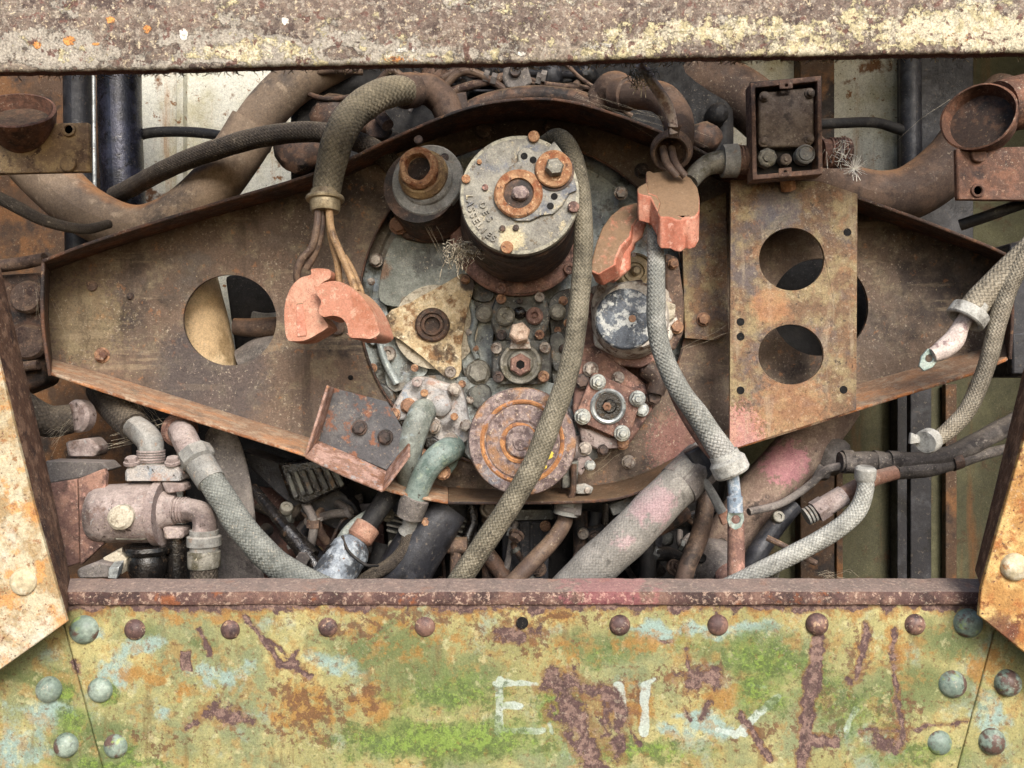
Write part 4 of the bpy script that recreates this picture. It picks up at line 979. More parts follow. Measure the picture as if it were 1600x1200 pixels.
for k, (x, y) in enumerate(((1012, 373), (1018, 385))):
    lathe('insulator', (x, y, .2), [(7, -4), (7, 3), (4, 5), (0, 5)], 'white_fibre', tm, segs=16)
cl = thing('cast_lug', 'rust brown cast lug with two bolts right of the filter', 'bracket', (1060, 500, .27))
slab('casting', [(1040, 395), (1060, 402), (1064, 430), (1070, 470), (1068, 520), (1055, 548), (1035, 545), (1040, 470)], .25, .04, 'brown_rust', cl, bevel=.005)
bolt(1057, 511, .247, 9, 'bolt_rust', cl); bolt(1052, 412, .247, 7, 'bolt_rust', cl)
slab('tab', [(1040, 470), (1056, 476), (1054, 498), (1040, 502)], .235, .01, 'gasket', cl)

# square flange with four nuts
sq = thing('square_flange', 'tilted square flange with four bright nuts right of the pulley', 'flange', (950, 690, .26))
sqp = slab('plate', [(931, 582), (1003, 616), (1001, 627), (983, 686), (976, 690), (901, 657), (898, 650), (925, 586)], .235, .012, 'pink_rust', sq, bevel=.002)
slab('back_plate', [(905, 545), (930, 540), (1010, 600), (1020, 640), (980, 700), (910, 690), (895, 640)], .258, .03, 'pink_rust', sq, bevel=.004)
lathe('seat_ring', (950, 635, .234), [(28, -2), (28, 2), (25, 4), (22, 3), (19, -2), (10, -4)], 'bolt_bright', sq, segs=44)
lathe('cup', (952, 635, .234), [(21, 1), (18, -1), (13, -1), (10, 3), (9, 6), (0, 6)], 'oily_black', sq, segs=40)
lathe('centre_nut', (948, 635, .229), [(7, 0), (7, 5), (5, 6), (3, 6), (3, 3), (0, 3)], 'bolt_rust', sq, segs=6)
for x, y in ((934, 597), (996, 623), (910, 651), (972, 677)):
    bolt(x, y, .232, 10.5, 'bolt_bright', sqp, 'nut', 'nut')
for x, y, r, m in ((923, 577, 10, 'bolt_steel'), (909, 596, 10, 'bolt_dark'), (966, 590, 8, 'bolt_steel'), (972, 692, 9, 'bolt_rust'), (1021, 621, 10, 'bolt_dark'), (1003, 640, 9, 'bolt_bright')):
    bolt(x, y, .252, r, m, sq)
tube('arm', [(1010, 575, .25), (1028, 592, .245), (1024, 615, .245)], [16, 15, 14], 'dark_rust', sq)
lk = thing('linkage_arm', 'small dusty linkage arms with bolts under the square flange', 'linkage', (930, 760, .24))
slab('lever', [(905, 668), (925, 672), (950, 684), (985, 686), (980, 700), (930, 702), (908, 690)], .25, .015, 'dusty_pink', lk, bevel=.004)
slab('lever', [(903, 715), (920, 712), (930, 725), (928, 735), (915, 733), (908, 745), (900, 735)], .235, .015, 'dusty_pink', lk, bevel=.004)
slab('plate', [(912, 690), (930, 690), (935, 716), (922, 722)], .262, .01, 'cover_dark', lk)
for x, y, r, m in ((914, 701, 9, 'bolt_steel'), (922, 727, 7, 'bolt_bright'), (942, 703, 7, 'bolt_dark')):
    bolt(x, y, .232, r, m, lk)
slab('stem', [(880, 725), (904, 720), (902, 760), (878, 764)], .225, .03, 'cover_dark', lk)
tube('pin', [(896, 725, .215), (896, 760, .215), (892, 780, .22)], [5, 5, 6], 'dark_rust', lk, segs=12)
slab('clip', [(898, 758), (915, 756), (928, 762), (924, 772), (900, 772)], .215, .012, 'dusty_grey', lk, bevel=.003)
bolt(918, 766, .214, 5, 'bolt_steel', lk, 'flat')

# angle bracket at the left of the water pump
ab = thing('angle_bracket', 'slate and rust angle bracket with two bolts left of the water pump', 'bracket', (560, 765, .2))
abf = slab('face', [(521, 606), (605, 628), (640, 690), (604, 735), (498, 690)], .212, .008, 'angle_slate', ab)
strip('lip', [(521, 606), (508, 650), (494, 692)], [(512, 602), (494, 660), (477, 712)], 'angle_rust', ab, .212, .155, th=.005)
strip('shelf', [(496, 690), (548, 712), (604, 738)], [(477, 714), (535, 742), (598, 768)], 'angle_rust', ab, .212, .145, th=.006)
strip('shelf_edge', [(604, 738), (622, 714), (640, 690)], [(598, 768), (618, 742), (640, 712)], 'angle_rust', ab, .212, .145, th=.005)
bolt(562, 668, .209, 10, 'bolt_dark', abf); bolt(602, 683, .209, 10, 'bolt_dark', abf)

# ------------------------------------------------------------------ orange clamps and their wires
def clamp(label, outline, d, ext, m, bev=.004, tilt=(0, 0), smooth=0):
    c = thing('cable_clamp', label, 'clamp', (outline[0][0], max(p[1] for p in outline), d), 'orange plastic cable clamps')
    slab('shell', outline, d, 0, m, c, ext=ext, bevel=bev, segs=3, tilt=tilt, smooth=smooth)
    return c
c = clamp('curved orange clamp left of its twin under the brass collar', [(446, 520), (444, 490), (447, 468), (456, 447), (470, 434), (486, 429), (487, 420), (514, 421), (516, 434), (506, 440), (496, 450), (497, 462), (503, 472), (496, 486), (504, 496), (512, 508), (510, 513), (494, 523), (476, 532), (456, 533), (450, 531)], .125, (.004, .06, -.002), 'orange_plastic_dusty', .009, smooth=3)
slab('ridge', [(462, 474), (473, 472), (480, 526), (464, 528)], .1235, .012, 'orange_plastic', c, bevel=.003)
c = clamp('arched orange clamp hanging beside the tan three cornered plate', [(490, 446), (496, 448), (505, 442), (524, 439), (544, 446), (566, 464), (582, 488), (591, 512), (592, 522), (580, 529), (562, 528), (546, 526), (542, 508), (534, 497), (520, 493), (505, 495), (497, 486), (502, 472), (496, 461)], .10, (.016, .055, -.006), 'orange_plastic_dusty', .003, smooth=3)
slab('ridge', [(540, 520), (562, 522), (590, 520), (588, 530), (548, 529)], .103, .04, 'orange_plastic', c, bevel=.002)
c = clamp('dusty orange clamp on the wires below the right hose collar', [(1010, 284), (1009, 268), (1015, 266), (1021, 269), (1046, 265), (1064, 269), (1080, 278), (1090, 292), (1093, 308), (1093, 328), (1087, 338), (1078, 341), (1073, 339), (1066, 344), (1054, 343), (1049, 340), (1032, 339), (1027, 331), (1031, 316), (1024, 306), (1012, 302)], .075, (.001, .010, -.05), 'orange_plastic', .0025, (0, -.0009))
slab('cheek', [(995, 294), (1001, 289), (1011, 284), (1013, 302), (1025, 306), (1032, 316), (1028, 330), (1016, 308), (997, 303)], .076, 0, 'orange_plastic', c, ext=(.002, .010, -.043), bevel=.002, tilt=(0, -.0007))
c = clamp('dusty orange clamp tilted over the brass terminal beside the long hose', [(922, 423), (925, 402), (931, 380), (940, 356), (954, 336), (972, 322), (992, 316), (1004, 318), (1002, 334), (988, 354), (985, 371), (971, 385), (963, 402), (962, 413), (934, 429)], .112, (.012, .03, -.016), 'orange_plastic', .003, (-.0002, -.0006))
slab('inner_jaw', [(1000, 336), (1012, 344), (1004, 370), (992, 380), (986, 395), (986, 420), (962, 440), (934, 431), (962, 414), (963, 402), (971, 386), (985, 372), (988, 355)], .118, .03, 'orange_plastic', c, bevel=.004)
for x, y in ((978, 382), (968, 405), (990, 398)):
    lathe('pin_hole', (x, y, .1175), [(4, 0), (3.4, .7), (0, .3)], 'dark_rust', c, segs=12)

def wire(label, pts, r, m, name='wire', cat='wire', group=None, segs=10, wob=0.0, n=8):
    o = tube(name, pts, r, m, None, segs=segs, wob=wob, n=n); props(o, label, cat, group); return o
W1 = 'wires from the left collar'
wire('leftmost wire looping from the brass collar behind the curved clamp', [(497, 325, .14), (496, 350, .135), (488, 385, .14), (472, 405, .145), (464, 425, .15), (466, 445, .16)], 6, 'wire_brown', group=W1)
wire('short dark wire beside the leftmost one under the brass collar', [(502, 325, .145), (502, 360, .145), (492, 395, .15), (478, 420, .155)], 6, 'wire_brown', group=W1)
wire('middle tan wire ending behind the clamp tab', [(512, 325, .15), (517, 370, .15), (527, 410, .15), (530, 445, .15)], 5.5, 'wire_tan', group=W1)
wire('long tan wire running onto the arched clamp', [(514, 325, .14), (518, 360, .135), (532, 395, .13), (545, 425, .125), (556, 455, .12)], 6, 'wire_tan', group=W1)
wire('rightmost tan wire reaching the back of the arched clamp', [(538, 400, .14), (550, 420, .14), (562, 448, .14), (566, 460, .14)], 4.5, 'wire_tan', group=W1)
W2 = 'wires from the right collar'
for x, lb in ((0, 'left wire between the right hose collar and the dusty clamp'), (13, 'right wire between the right hose collar and the dusty clamp')):
    wire(lb, [(1036 + x, 232, .13), (1040 + x, 250, .1), (1048 + x, 264, .085), (1058 + x, 276, .085)], 6, 'wire_brown', group=W2)

# ------------------------------------------------------------------ hoses
def hose(label, pts, r, m, name='hose', group='braided hoses', parts=(), segs=28, wob=.014):
    base = max(pts, key=lambda p: p[1])
    t = thing(name, label, 'hose', base, group)
    tube('braid', pts, r, m, t, segs=segs, wob=wob)
    return t
hose('long olive braided hose hanging diagonally across the pulley', [(848, 226, .16), (872, 214, .12), (892, 234, .09), (905, 280, .075), (911, 340, .07), (911, 400, .07), (905, 470, .07), (895, 550, .07), (880, 608, .065), (862, 655, .06), (845, 700, .06), (828, 737, .06), (790, 800, .065), (734, 882, .08), (690, 950, .1)], [13, 13.5, 14, 14.5, 15, 15.5, 16, 16.5, 17, 17.5, 18, 18, 18, 18, 18], 'hose_olive')
h = hose('thick grey braided hose with cable lug hanging right of the filter', [(1022, 358, .11), (1025, 405, .09), (1025, 455, .08), (1026, 510, .075), (1038, 560, .07), (1062, 610, .068), (1090, 648, .065), (1112, 682, .06), (1128, 706, .06), (1138, 722, .06)], [12, 13.5, 14.5, 15, 15.5, 16.5, 17.5, 19, 20, 20], 'hose_grey')
ax = P(1146, 742, .06) - P(1122, 692, .06)
lathe('end_collar', (1130, 708, .06), [(23, 0), (24, 8), (29, 14), (29, 32), (26, 36), (12, 36)], 'grey_knurl', h, ax=ax, segs=40)
tube('cable', [(1143, 735, .062), (1147, 760, .062), (1149, 790, .062)], [10, 9.5, 10.5], 'cable_blue', h)
tube('cable_sleeve', [(1148, 776, .062), (1149, 800, .062)], [12, 12], 'cable_blue', h)
slab('lug', [(1138, 798), (1161, 798), (1163, 812), (1158, 824), (1149, 828), (1140, 823), (1136, 812)], .059, .004, 'lug_zinc', h, holes=[circ(1150, 812, 7, 16)], bevel=.001)
tube('split_sheath', [(1028, 520, .072), (1060, 610, .08), (1100, 680, .085), (1140, 735, .09)], [8, 16, 17, 12], 'pink_rust', h)
h = hose('thick tan braided hose with brass collar at the upper left', [(636, 142, .30), (618, 142, .28), (585, 153, .25), (550, 180, .22), (527, 222, .18), (515, 270, .16), (509, 312, .15)], [22, 23, 24.5, 25, 24.5, 23, 21], 'hose_tan')
lathe('end_collar', (508, 302, .15), [(22, -4), (23, 4), (29, 6), (30, 9), (29, 12), (24, 13), (23, 26), (21, 30), (16, 30)], 'ring_brass', h, ax=(.03, -.1, -1), segs=40)
lathe('pipe_union', (636, 142, .31), [(20, -16), (27, -14), (27, 8), (25, 12), (20, 14)], 'pipe_rust', h, ax=P(600, 147, .26) - P(640, 142, .32), segs=36)
h = hose('brown smooth hose with wide collar at the upper right', [(978, 150, .30), (1005, 148, .28), (1035, 155, .25), (1056, 180, .22), (1062, 215, .18), (1054, 240, .15)], [22, 23, 24, 24, 23, 20], 'pipe_rust', group='smooth hoses')
lathe('end_collar', (1050, 232, .14), [(20, -6), (28, 2), (32, 6), (33, 10), (31, 14), (30, 22), (27, 25), (24, 23), (22, 4), (8, 2)], 'brown_rust', h, ax=P(1048, 250, .10) - P(1054, 228, .155), segs=40)
lathe('pipe_union', (972, 148, .31), [(20, -12), (26, -10), (26, 12), (22, 15)], 'pipe_rust', h, ax=P(1005, 148, .27) - P(972, 148, .31), segs=36)
h = hose('thin pale peeling hose hanging from the beam into a small cup', [(1000, 100, .02), (1012, 118, .03), (1034, 150, .05), (1048, 180, .06), (1053, 208, .07)], [8, 8.5, 9, 8, 7.5], 'cable_pinkish', group='smooth hoses', segs=14, wob=.05)
lathe('cup', (1053, 206, .072), [(8, -8), (9, 2), (11, 8), (12, 9), (10, 9), (8, 4)], 'pipe_rust', h, ax=(0, -.5, 1), segs=24)
hose('dark braided hose sagging between the left pipes and the socket', [(180, 306, .52), (215, 288, .46), (260, 264, .38), (330, 236, .33), (410, 214, .30), (490, 206, .28), (560, 222, .28), (600, 244, .29), (625, 275, .3)], [14, 14, 14.5, 15.5, 16, 16, 16, 16, 15], 'hose_dark')
h = hose('wide buff hose with knurled ring and bare lug at the right edge', [(1660, 330, .02), (1610, 385, .03), (1570, 425, .04), (1535, 462, .05), (1518, 485, .05)], [16, 17, 18, 20, 21], 'hose_buff')
ax = P(1498, 512, .05) - P(1535, 462, .05)
lathe('knurled_ring', (1524, 477, .05), [(20, -4), (21, 8), (29, 10), (30, 12), (30, 28), (28, 30), (24, 30), (20, 14)], 'grey_knurl', h, ax=ax, segs=44)
tube('cable', [(1516, 490, .05), (1502, 510, .05), (1490, 532, .05), (1470, 548, .05), (1456, 555, .05)], [12, 13, 15, 15, 12], 'cable_pinkish', h, wob=.05)
slab('lug', [(1460, 543), (1468, 560), (1458, 574), (1444, 580), (1436, 572), (1440, 556), (1450, 545)], .048, .004, 'lug_zinc', h, holes=[circ(1452, 560, 6, 14)], bevel=.001)
h = hose('long buff braided hose curling down to a small cap at right', [(1650, 350, .01), (1612, 388, .02), (1580, 440, .03), (1560, 500, .04), (1542, 570, .05), (1515, 635, .06), (1487, 668, .065), (1464, 686, .07)], [14, 14, 14, 13.5, 13, 13, 13, 12], 'hose_buff')
lathe('end_cap', (1460, 684, .07), [(13, 0), (13, 10), (19, 11), (19, 24), (17, 27), (8, 27)], 'grey_knurl', h, ax=P(1440, 694, .05) - P(1468, 680, .08), segs=32)
slab('cap_tail', [(1440, 682), (1424, 676), (1422, 694), (1438, 692)], .06, .008, 'grey_knurl', h)
h = hose('pale braided hose curving along the lower right opening', [(1351, 742, .15), (1352, 765, .145), (1338, 800, .14), (1300, 832, .13), (1240, 866, .12), (1185, 893, .11), (1120, 925, .12)], [12, 13, 14, 14.5, 14.5, 14, 13.5], 'hose_pale')
lathe('end_collar', (1351, 752, .15), [(13, 0), (15, 3), (16, 6), (16, 20), (13, 23)], 'grey_knurl', h, ax=(0, -.2, 1), segs=32)
h = hose('fat grey hose with pink paint running down to the rail', [(1118, 705, .17), (1090, 728, .15), (1040, 778, .13), (985, 834, .12), (930, 885, .12), (880, 935, .13)], [28, 31, 33, 34, 34, 33], 'hose_big')
tube('cuff', [(1100, 720, .158), (1060, 759, .138)], [34, 35], 'dirt_grey', h)
slab('clamp_band', [(1072, 708), (1094, 696), (1118, 716), (1126, 728), (1104, 752), (1092, 742)], .115, .03, 'black_metal', h, bevel=.004)
tube('clip_arm', [(1094, 742, .12), (1112, 770, .12), (1128, 800, .12)], [6, 7, 8], 'dusty_grey', h, segs=12)
slab('clip_foot', [(1120, 798), (1138, 796), (1140, 815), (1130, 822)], .118, .012, 'copper_dust', h)

# ------------------------------------------------------------------ large pipes at the top
def pipe(label, pts, r, m, name='pipe', group=None, segs=28, wob=.004, cat='pipe'):
    o = tube(name, pts, r, m, None, segs=segs, wob=wob); props(o, label, cat, group); return o
xp = thing('exhaust_pipe', 'wide dusty brown pipe bent like a V at the upper left', 'pipe', (230, 380, .42))
tube('lower_pipe', [(40, 240, .46), (80, 282, .45), (135, 330, .43), (205, 358, .42), (265, 346, .42), (325, 300, .42), (372, 238, .42), (398, 196, .42)], [42, 42, 40, 38, 38, 38, 38, 38], 'big_pipe', xp, segs=32)
tube('upper_pipe', [(388, 212, .42), (418, 170, .42), (462, 128, .43), (530, 90, .45), (600, 60, .47)], [33, 33, 33, 33, 33], 'big_pipe', xp, segs=32)
pipe('blue sheened dark upright pipe at the upper left', [(186, 60, .56), (188, 200, .56), (194, 330, .56), (200, 480, .56)], 32, 'blue_sheen', 'upright_pipe')
pipe('black upright pipe beside the blue sheened one', [(122, 60, .58), (124, 250, .58), (126, 420, .58)], 22, 'black_metal', 'upright_pipe')
pipe('thin bright rod left of the blue sheened pipe', [(146, 60, .5), (147, 200, .5), (148, 300, .5)], 3, 'bolt_bright', 'rod', segs=8)
pipe('black rubber hose crossing the white wall at upper left', [(200, 220, .6), (232, 208, .6), (290, 206, .6), (350, 213, .58), (420, 232, .56)], 8, 'black_rubber', 'rubber_hose', cat='hose')
pipe('black rubber hose crossing the white wall right of the junction box', [(1270, 195, .5), (1320, 192, .55), (1370, 192, .6), (1410, 204, .62)], 8, 'black_rubber', 'rubber_hose', cat='hose')
pipe('wide brown arched pipe behind the junction box', [(980, 112, .55), (1060, 118, .52), (1140, 140, .5), (1200, 185, .5), (1260, 250, .5), (1330, 300, .5), (1410, 305, .5), (1480, 260, .49), (1530, 200, .48), (1580, 150, .48)], [40, 42, 42, 42, 40, 40, 42, 44, 44, 44], 'pipe_rust', 'exhaust_pipe')
pipe('dark upright pipe near the upper right bracket', [(1422, 60, .62), (1423, 200, .62), (1424, 330, .62)], 16, 'black_metal', 'upright_pipe')
pipe('brown manifold elbow joining the left collar to the top rail', [(640, 142, .33), (668, 140, .35), (692, 158, .36), (706, 184, .36), (735, 196, .36), (780, 182, .37)], [22, 24, 24, 22, 17, 14], 'pipe_rust', 'manifold_pipe')
pipe('brown curved rail pipe over the top of the generator', [(715, 182, .39), (760, 160, .39), (830, 148, .39), (900, 156, .38), (950, 178, .37)], [13, 14, 14, 15, 17], 'dark_rust', 'manifold_pipe')
pipe('brown manifold elbow at the right of the curved rail pipe', [(900, 158, .37), (926, 168, .36), (946, 150, .35), (960, 138, .33), (985, 148, .31)], [14, 22, 26, 26, 22], 'pipe_rust', 'manifold_pipe')
slab_ = slab('strap', [(712, 145), (728, 143), (732, 168), (714, 170)], .37, .02, 'dark_rust', None); props(slab_, 'small dark strap over the curved rail pipe', 'strap')
fu = thing('pipe_union_block', 'small dusty union block with thin pipes under the beam centre', 'pipe fitting', (806, 135, .42))
slab('block', [(788, 100), (824, 100), (832, 128), (818, 138), (790, 136), (784, 120)], .41, .04, 'dirt_grey', fu, bevel=.004)
bolt(805, 112, .408, 9, 'bolt_dark', fu, 'socket')
for pts, r in (([(788, 120, .42), (765, 126, .42), (735, 134, .42), (700, 145, .43)], 7), ([(826, 124, .42), (850, 130, .42), (875, 134, .42), (930, 138, .42)], 4), ([(826, 128, .42), (860, 138, .42), (910, 142, .42)], 3), ([(885, 100, .4), (905, 120, .4), (930, 138, .4)], 3)):
    tube('thin_pipe', pts, r, 'brown_rust', fu, segs=10)
for i, x in enumerate((756, 768, 845, 838)):
    tube('pipe_nut', [(x, 119 + (i % 2) * 4, .415), (x + 8, 121 + (i % 2) * 4, .415)], [10, 10], 'dirt_grey', fu, segs=6)
pipe('thin arched wire below the beam left of the union block', [(640, 175, .43), (665, 135, .43), (700, 118, .43), (728, 128, .43)], 3, 'dirt_grey', 'wire', segs=8, cat='wire')
s5 = thing('bolted_lug', 'small brown lug behind the thick tan hose', 'bracket', (590, 205, .36))
slab('body', [(570, 190), (598, 180), (612, 200), (600, 218), (572, 214)], .36, .03, 'dark_rust', s5, bevel=.006)
tube('stud', [(592, 178, .35), (606, 196, .33)], [10, 10], 'brown_rust', s5, segs=12)

# brackets and horns at both upper edges
for lb, hb, px, sgn, pts, mm in (('tan rusty bracket with a bolt hole at the left edge', 'rusty open horn mouth above the tan bracket at left', (60, 270), 1, [(-70, 196), (138, 191), (140, 268), (-70, 273)], 'bracket_tan'),
                                 ('brown rusty bracket with a bolt hole at the right edge', 'brown oval horn mouth above the bracket at right', (1560, 312), -1, [(1494, 232), (1680, 226), (1680, 314), (1496, 312)], 'horn_rust')):
    b = thing('bracket', lb, 'bracket', (*px, .16), 'rusty brackets at the upper corners')
    slab('face', pts, .16, .012, mm, b, bevel=.003)
    hx, hy = ((108, 203), (108, 257))[0] if sgn > 0 else (1527, 298)
    lathe('bolt_hole', (hx, hy, .1595), [(11, 0), (10, 2.5), (7, 3), (6, .6), (0, .6)], mm, b, segs=24)
    lathe('bore', (hx, hy, .1585), [(6.3, .1), (0, .1)], 'hole_shade', b, segs=18)
    bolt(*((108, 257) if sgn > 0 else (1527, 243)), .16, 12, mm, b, 'flat')
    if sgn > 0:
        hpos, hax, prof_ = (26, 172, .14), (.15, -.75, .75), [(30, -60), (44, -40), (54, -8), (55, 0), (51, 1), (47, -14), (36, -34), (10, -40)]
    else:
        hpos, hax, prof_ = (1528, 182, .15), (-.66, -.72, .2), [(34, -64), (46, -40), (54, -8), (55, 0), (52, 1), (48, -12), (42, -26), (8, -30)]
    h = thing('horn', hb, 'horn', (hpos[0], hpos[1] + 55, hpos[2]), 'horns at the upper corners')
    lathe('mouth', hpos, prof_, 'horn_rust', h, ax=hax, segs=44, wob=.015)
    lathe('throat', hpos, [(46, -20), (0, -26)], 'dark_rust', h, ax=hax, segs=30)
tube_ = pipe('brown round stub behind the right horn', [(1560, 168, .17), (1640, 150, .19)], [40, 44], 'horn_rust', 'stub_pipe')
pipe('black cable behind the left bracket', [(-40, 290, .2), (20, 320, .2), (70, 345, .21), (130, 358, .24), (170, 350, .3)], [9, 10, 9, 8, 7], 'hose_dark', 'cable', cat='cable')
pipe('black cable under the right bracket', [(1500, 352, .25), (1550, 335, .22), (1620, 310, .2)], 9, 'black_rubber', 'cable', cat='cable')

# dark fittings behind the left edge plate
le = thing('wall_fitting', 'dusty dark housing behind the left end of the mounting plate', 'housing', (40, 600, .33))
slab('body', [(-30, 430), (64, 425), (70, 600), (-30, 640)], .36, .06, 'dark_rust', le, bevel=.01)
lathe('cap', (46, 465, .352), [(26, -6), (26, 6), (22, 12), (0, 13)], 'brown_rust', le, wob=.03)
lathe('cap', (48, 535, .352), [(28, -6), (28, 6), (24, 12), (0, 13)], 'brown_rust', le, wob=.03)
tube('rod', [(-20, 418, .34), (30, 412, .34), (70, 404, .33)], [10, 10, 9], 'brown_rust', le, segs=14)
tube('rod', [(-20, 580, .34), (60, 570, .34)], [8, 8], 'brown_rust', le, segs=12)

re_ = thing('black_housing', 'black box housing behind the right end of the mounting plate', 'housing', (1585, 600, .3))
slab('body', [(1578, 380), (1660, 360), (1660, 590), (1578, 590)], .30, .1, 'black_metal', re_, bevel=.006)
slab('cover', [(1582, 520), (1660, 515), (1660, 585), (1582, 585)], .29, .02, 'black_metal', re_, bevel=.004)

# ------------------------------------------------------------------ junction box
jb = thing('junction_box', 'open rusty junction box with screwed plate and sockets at the upper right', 'junction box', (1228, 282, .2))
fr = [(1173, 129), (1283, 118), (1286, 272), (1176, 281)]
ho = [(1180, 137), (1277, 127), (1279, 264), (1183, 273)]
slab('frame', fr, .12, .034, 'box_rust', jb, holes=[ho], bevel=.0015)
slab('back', [(1172, 128), (1284, 118), (1285, 273), (1175, 281)], .152, .006, 'box_inside', jb)
jcp = slab('cover_plate', [(1186, 150), (1192, 143), (1264, 136), (1272, 143), (1272, 222), (1264, 229), (1192, 230), (1186, 224)], .130, .02, 'box_plate', jb, bevel=.003)
for x, y in ((1194, 151), (1265, 146), (1193, 222), (1264, 217)):
    lathe('screw_boss', (x, y, .130), [(8, -4), (8, 2), (5, 3), (5, 6), (3, 7), (0, 7)], 'box_plate', jcp, segs=20)
lathe('socket', (1198, 247, .132), [(15, -10), (15, 4), (12, 6), (8, 6), (8, 9), (0, 9)], 'olive_metal', jb, segs=8)
lathe('socket', (1227, 250, .132), [(9, -10), (9, 4), (7, 6), (4, 6), (4, 9), (0, 9)], 'box_plate', jb, segs=20)
lathe('socket', (1257, 242, .132), [(15, -10), (15, 5), (13, 7), (11, 5), (10, 8), (0, 9)], 'dusty_grey', jb, segs=28)
slab('tab', [(1218, 127), (1239, 125), (1239, 138), (1218, 139)], .119, .003, 'box_rust', jb, holes=[circ(1229, 133, 2.6, 10)], bevel=.0008)
slab('tab', [(1217, 263), (1237, 261), (1237, 275), (1217, 276)], .119, .003, 'box_rust', jb, holes=[circ(1227, 268, 2.6, 10)], bevel=.0008)
tube('inlet_pipe', [(1282, 240, .155), (1304, 239, .155), (1326, 238, .155)], [22, 22, 21], 'pink_rust', jb, segs=24)
for k in range(6):
    tube('thread', [(1294 + k * 5, 239, .155), (1297 + k * 5, 239, .155)], [23.5, 23.5], 'pink_rust', jb, segs=24)
tube('inlet_pipe', [(1176, 250, .155), (1150, 251, .155)], [21, 21], 'box_rust', jb, segs=24)
for k in range(4):
    tube('thread', [(1168 - k * 5, 250, .155), (1165 - k * 5, 250, .155)], [22.5, 22.5], 'box_rust', jb, segs=24)
tube('union_nut', [(1151, 251, .155), (1128, 252, .155)], [26, 25], 'dusty_grey', jb, segs=32)
tube('flexible_elbow', [(1132, 252, .155), (1110, 256, .155), (1092, 268, .15), (1078, 284, .14)], [18, 17, 15, 14], 'olive_metal', jb, wob=.02)
tube('bracket_stub', [(1230, 278, .17), (1232, 296, .18)], [12, 12], 'orange_rust', jb, segs=8)

# ------------------------------------------------------------------ valve assembly at the lower left
va = thing('control_valve', 'dusty pink valve body with threaded elbow at the lower left', 'valve', (215, 880, .14))
tube('body', [(148, 802, .17), (160, 802, .17), (200, 801, .17), (250, 801, .17)], [40, 44, 46, 47], 'dusty_pink', va, segs=32, wob=.01)
tube('rim', [(246, 801, .17), (258, 801, .17)], [51, 51], 'dusty_pink', va, segs=36)
slab('lug', [(250, 752), (284, 755), (288, 768), (258, 772)], .15, .04, 'dusty_pink', va, bevel=.005)
slab('lug', [(252, 822), (286, 826), (286, 842), (256, 844)], .15, .04, 'dusty_pink', va, bevel=.005)
tube('neck', [(256, 797, .165), (274, 797, .165)], [30, 22], 'dusty_pink', va, segs=28)
for k in range(5):
    tube('thread', [(272 + k * 4.6, 797, .165), (275 + k * 4.6, 797, .165)], [20.5, 20.5], 'dusty_pink', va, segs=24)
tube('elbow', [(276, 796, .165), (298, 797, .16), (314, 802, .155), (320, 816, .15), (319, 834, .15)], [18.5, 18, 18, 18.5, 19], 'dusty_pink', va, segs=12)
lathe('union_nut', (319, 850, .15), [(21, -14), (22, -4), (26, -2), (26, 12), (22, 14), (22, 22)], 'dusty_grey', va, ax=(0, 0, 1), segs=24)
lathe('sleeve', (319, 872, .15), [(24, -14), (25, -10), (25, 10), (23, 12)], 'olive_metal', va, ax=(0, 0, 1), segs=28)
tube('tail_hose', [(319, 880, .15), (319, 905, .15), (319, 950, .15)], [21, 21, 21], 'hose_dark', va)
lathe('face_plug', (190, 808, .114), [(20, -6), (20, 4), (15, 8), (0, 9)], 'gasket', va, segs=18, wob=.03)
slab('lower_hexagon', [(165, 826), (240, 828), (232, 844), (178, 844)], .135, .06, 'olive_metal', va, bevel=.004)
slab('top_flange', [(194, 737), (200, 727), (275, 727), (283, 737), (283, 752), (194, 752)], .145, .06, 'pump_grey', va, bevel=.004)
for x, y in ((206, 722), (270, 722)):
    bolt(x, y, .15, 10, 'dusty_pink', va, 'hex', ax=(0, -.3, 1)); 
for k in range(5):
    tube('thread', [(236, 722 - k * 4, .17), (236, 719.5 - k * 4, .17)], [21, 21], 'dusty_pink', va, segs=24)
tube('riser_elbow', [(236, 728, .17), (236, 706, .17), (234, 690, .175), (222, 676, .19), (206, 664, .22)], [19, 19, 20, 20, 19], 'dusty_grey', va, segs=12)
tube('riser_hose', [(212, 668, .21), (196, 652, .24), (180, 635, .28), (160, 610, .34)], [24, 25, 25, 24], 'hose_dark', va)
pot = thing('oil_pot', 'oily black glass pot hanging under the valve body', 'oil cup', (232, 910, .15))
lathe('pot_cap', (231, 852, .16), [(36, 0), (37, 6), (34, 12), (30, 14)], 'oily_black', pot, ax=(0, 0, -1), segs=32)
lathe('bowl', (231, 862, .16), [(26, 0), (29, 10), (30, 26), (26, 40), (22, 56), (18, 80)], 'oily_black', pot, ax=(0, 0, -1), segs=32, wob=.02)
pipe('oily black upright tube beside the oil pot', [(276, 840, .18), (276, 880, .18), (276, 950, .18)], 15, 'oily_black', 'upright_pipe')
vb = thing('valve_bracket', 'reddish rusty folded bracket holding the valve body', 'bracket', (120, 890, .17))
slab('plate', [(78, 755), (120, 748), (124, 880), (100, 888), (86, 860)], .16, .01, 'pink_rust', vb, bevel=.002)
slab('plate', [(122, 748), (162, 732), (166, 740), (160, 800), (162, 850), (125, 884)], .15, .012, 'pink_rust', vb, bevel=.002)
slab('shelf', [(70, 720), (160, 722), (172, 734), (122, 748), (76, 756)], .20, .05, 'dirt_grey', vb, bevel=.004)
rb = thing('rag', 'crumpled grey scraps lying at the foot of the valve bracket', 'debris', (150, 900, .14))
slab('scrap', [(118, 890), (150, 878), (180, 884), (182, 902), (120, 904)], .12, .03, 'dirt_grey', rb, bevel=.006)
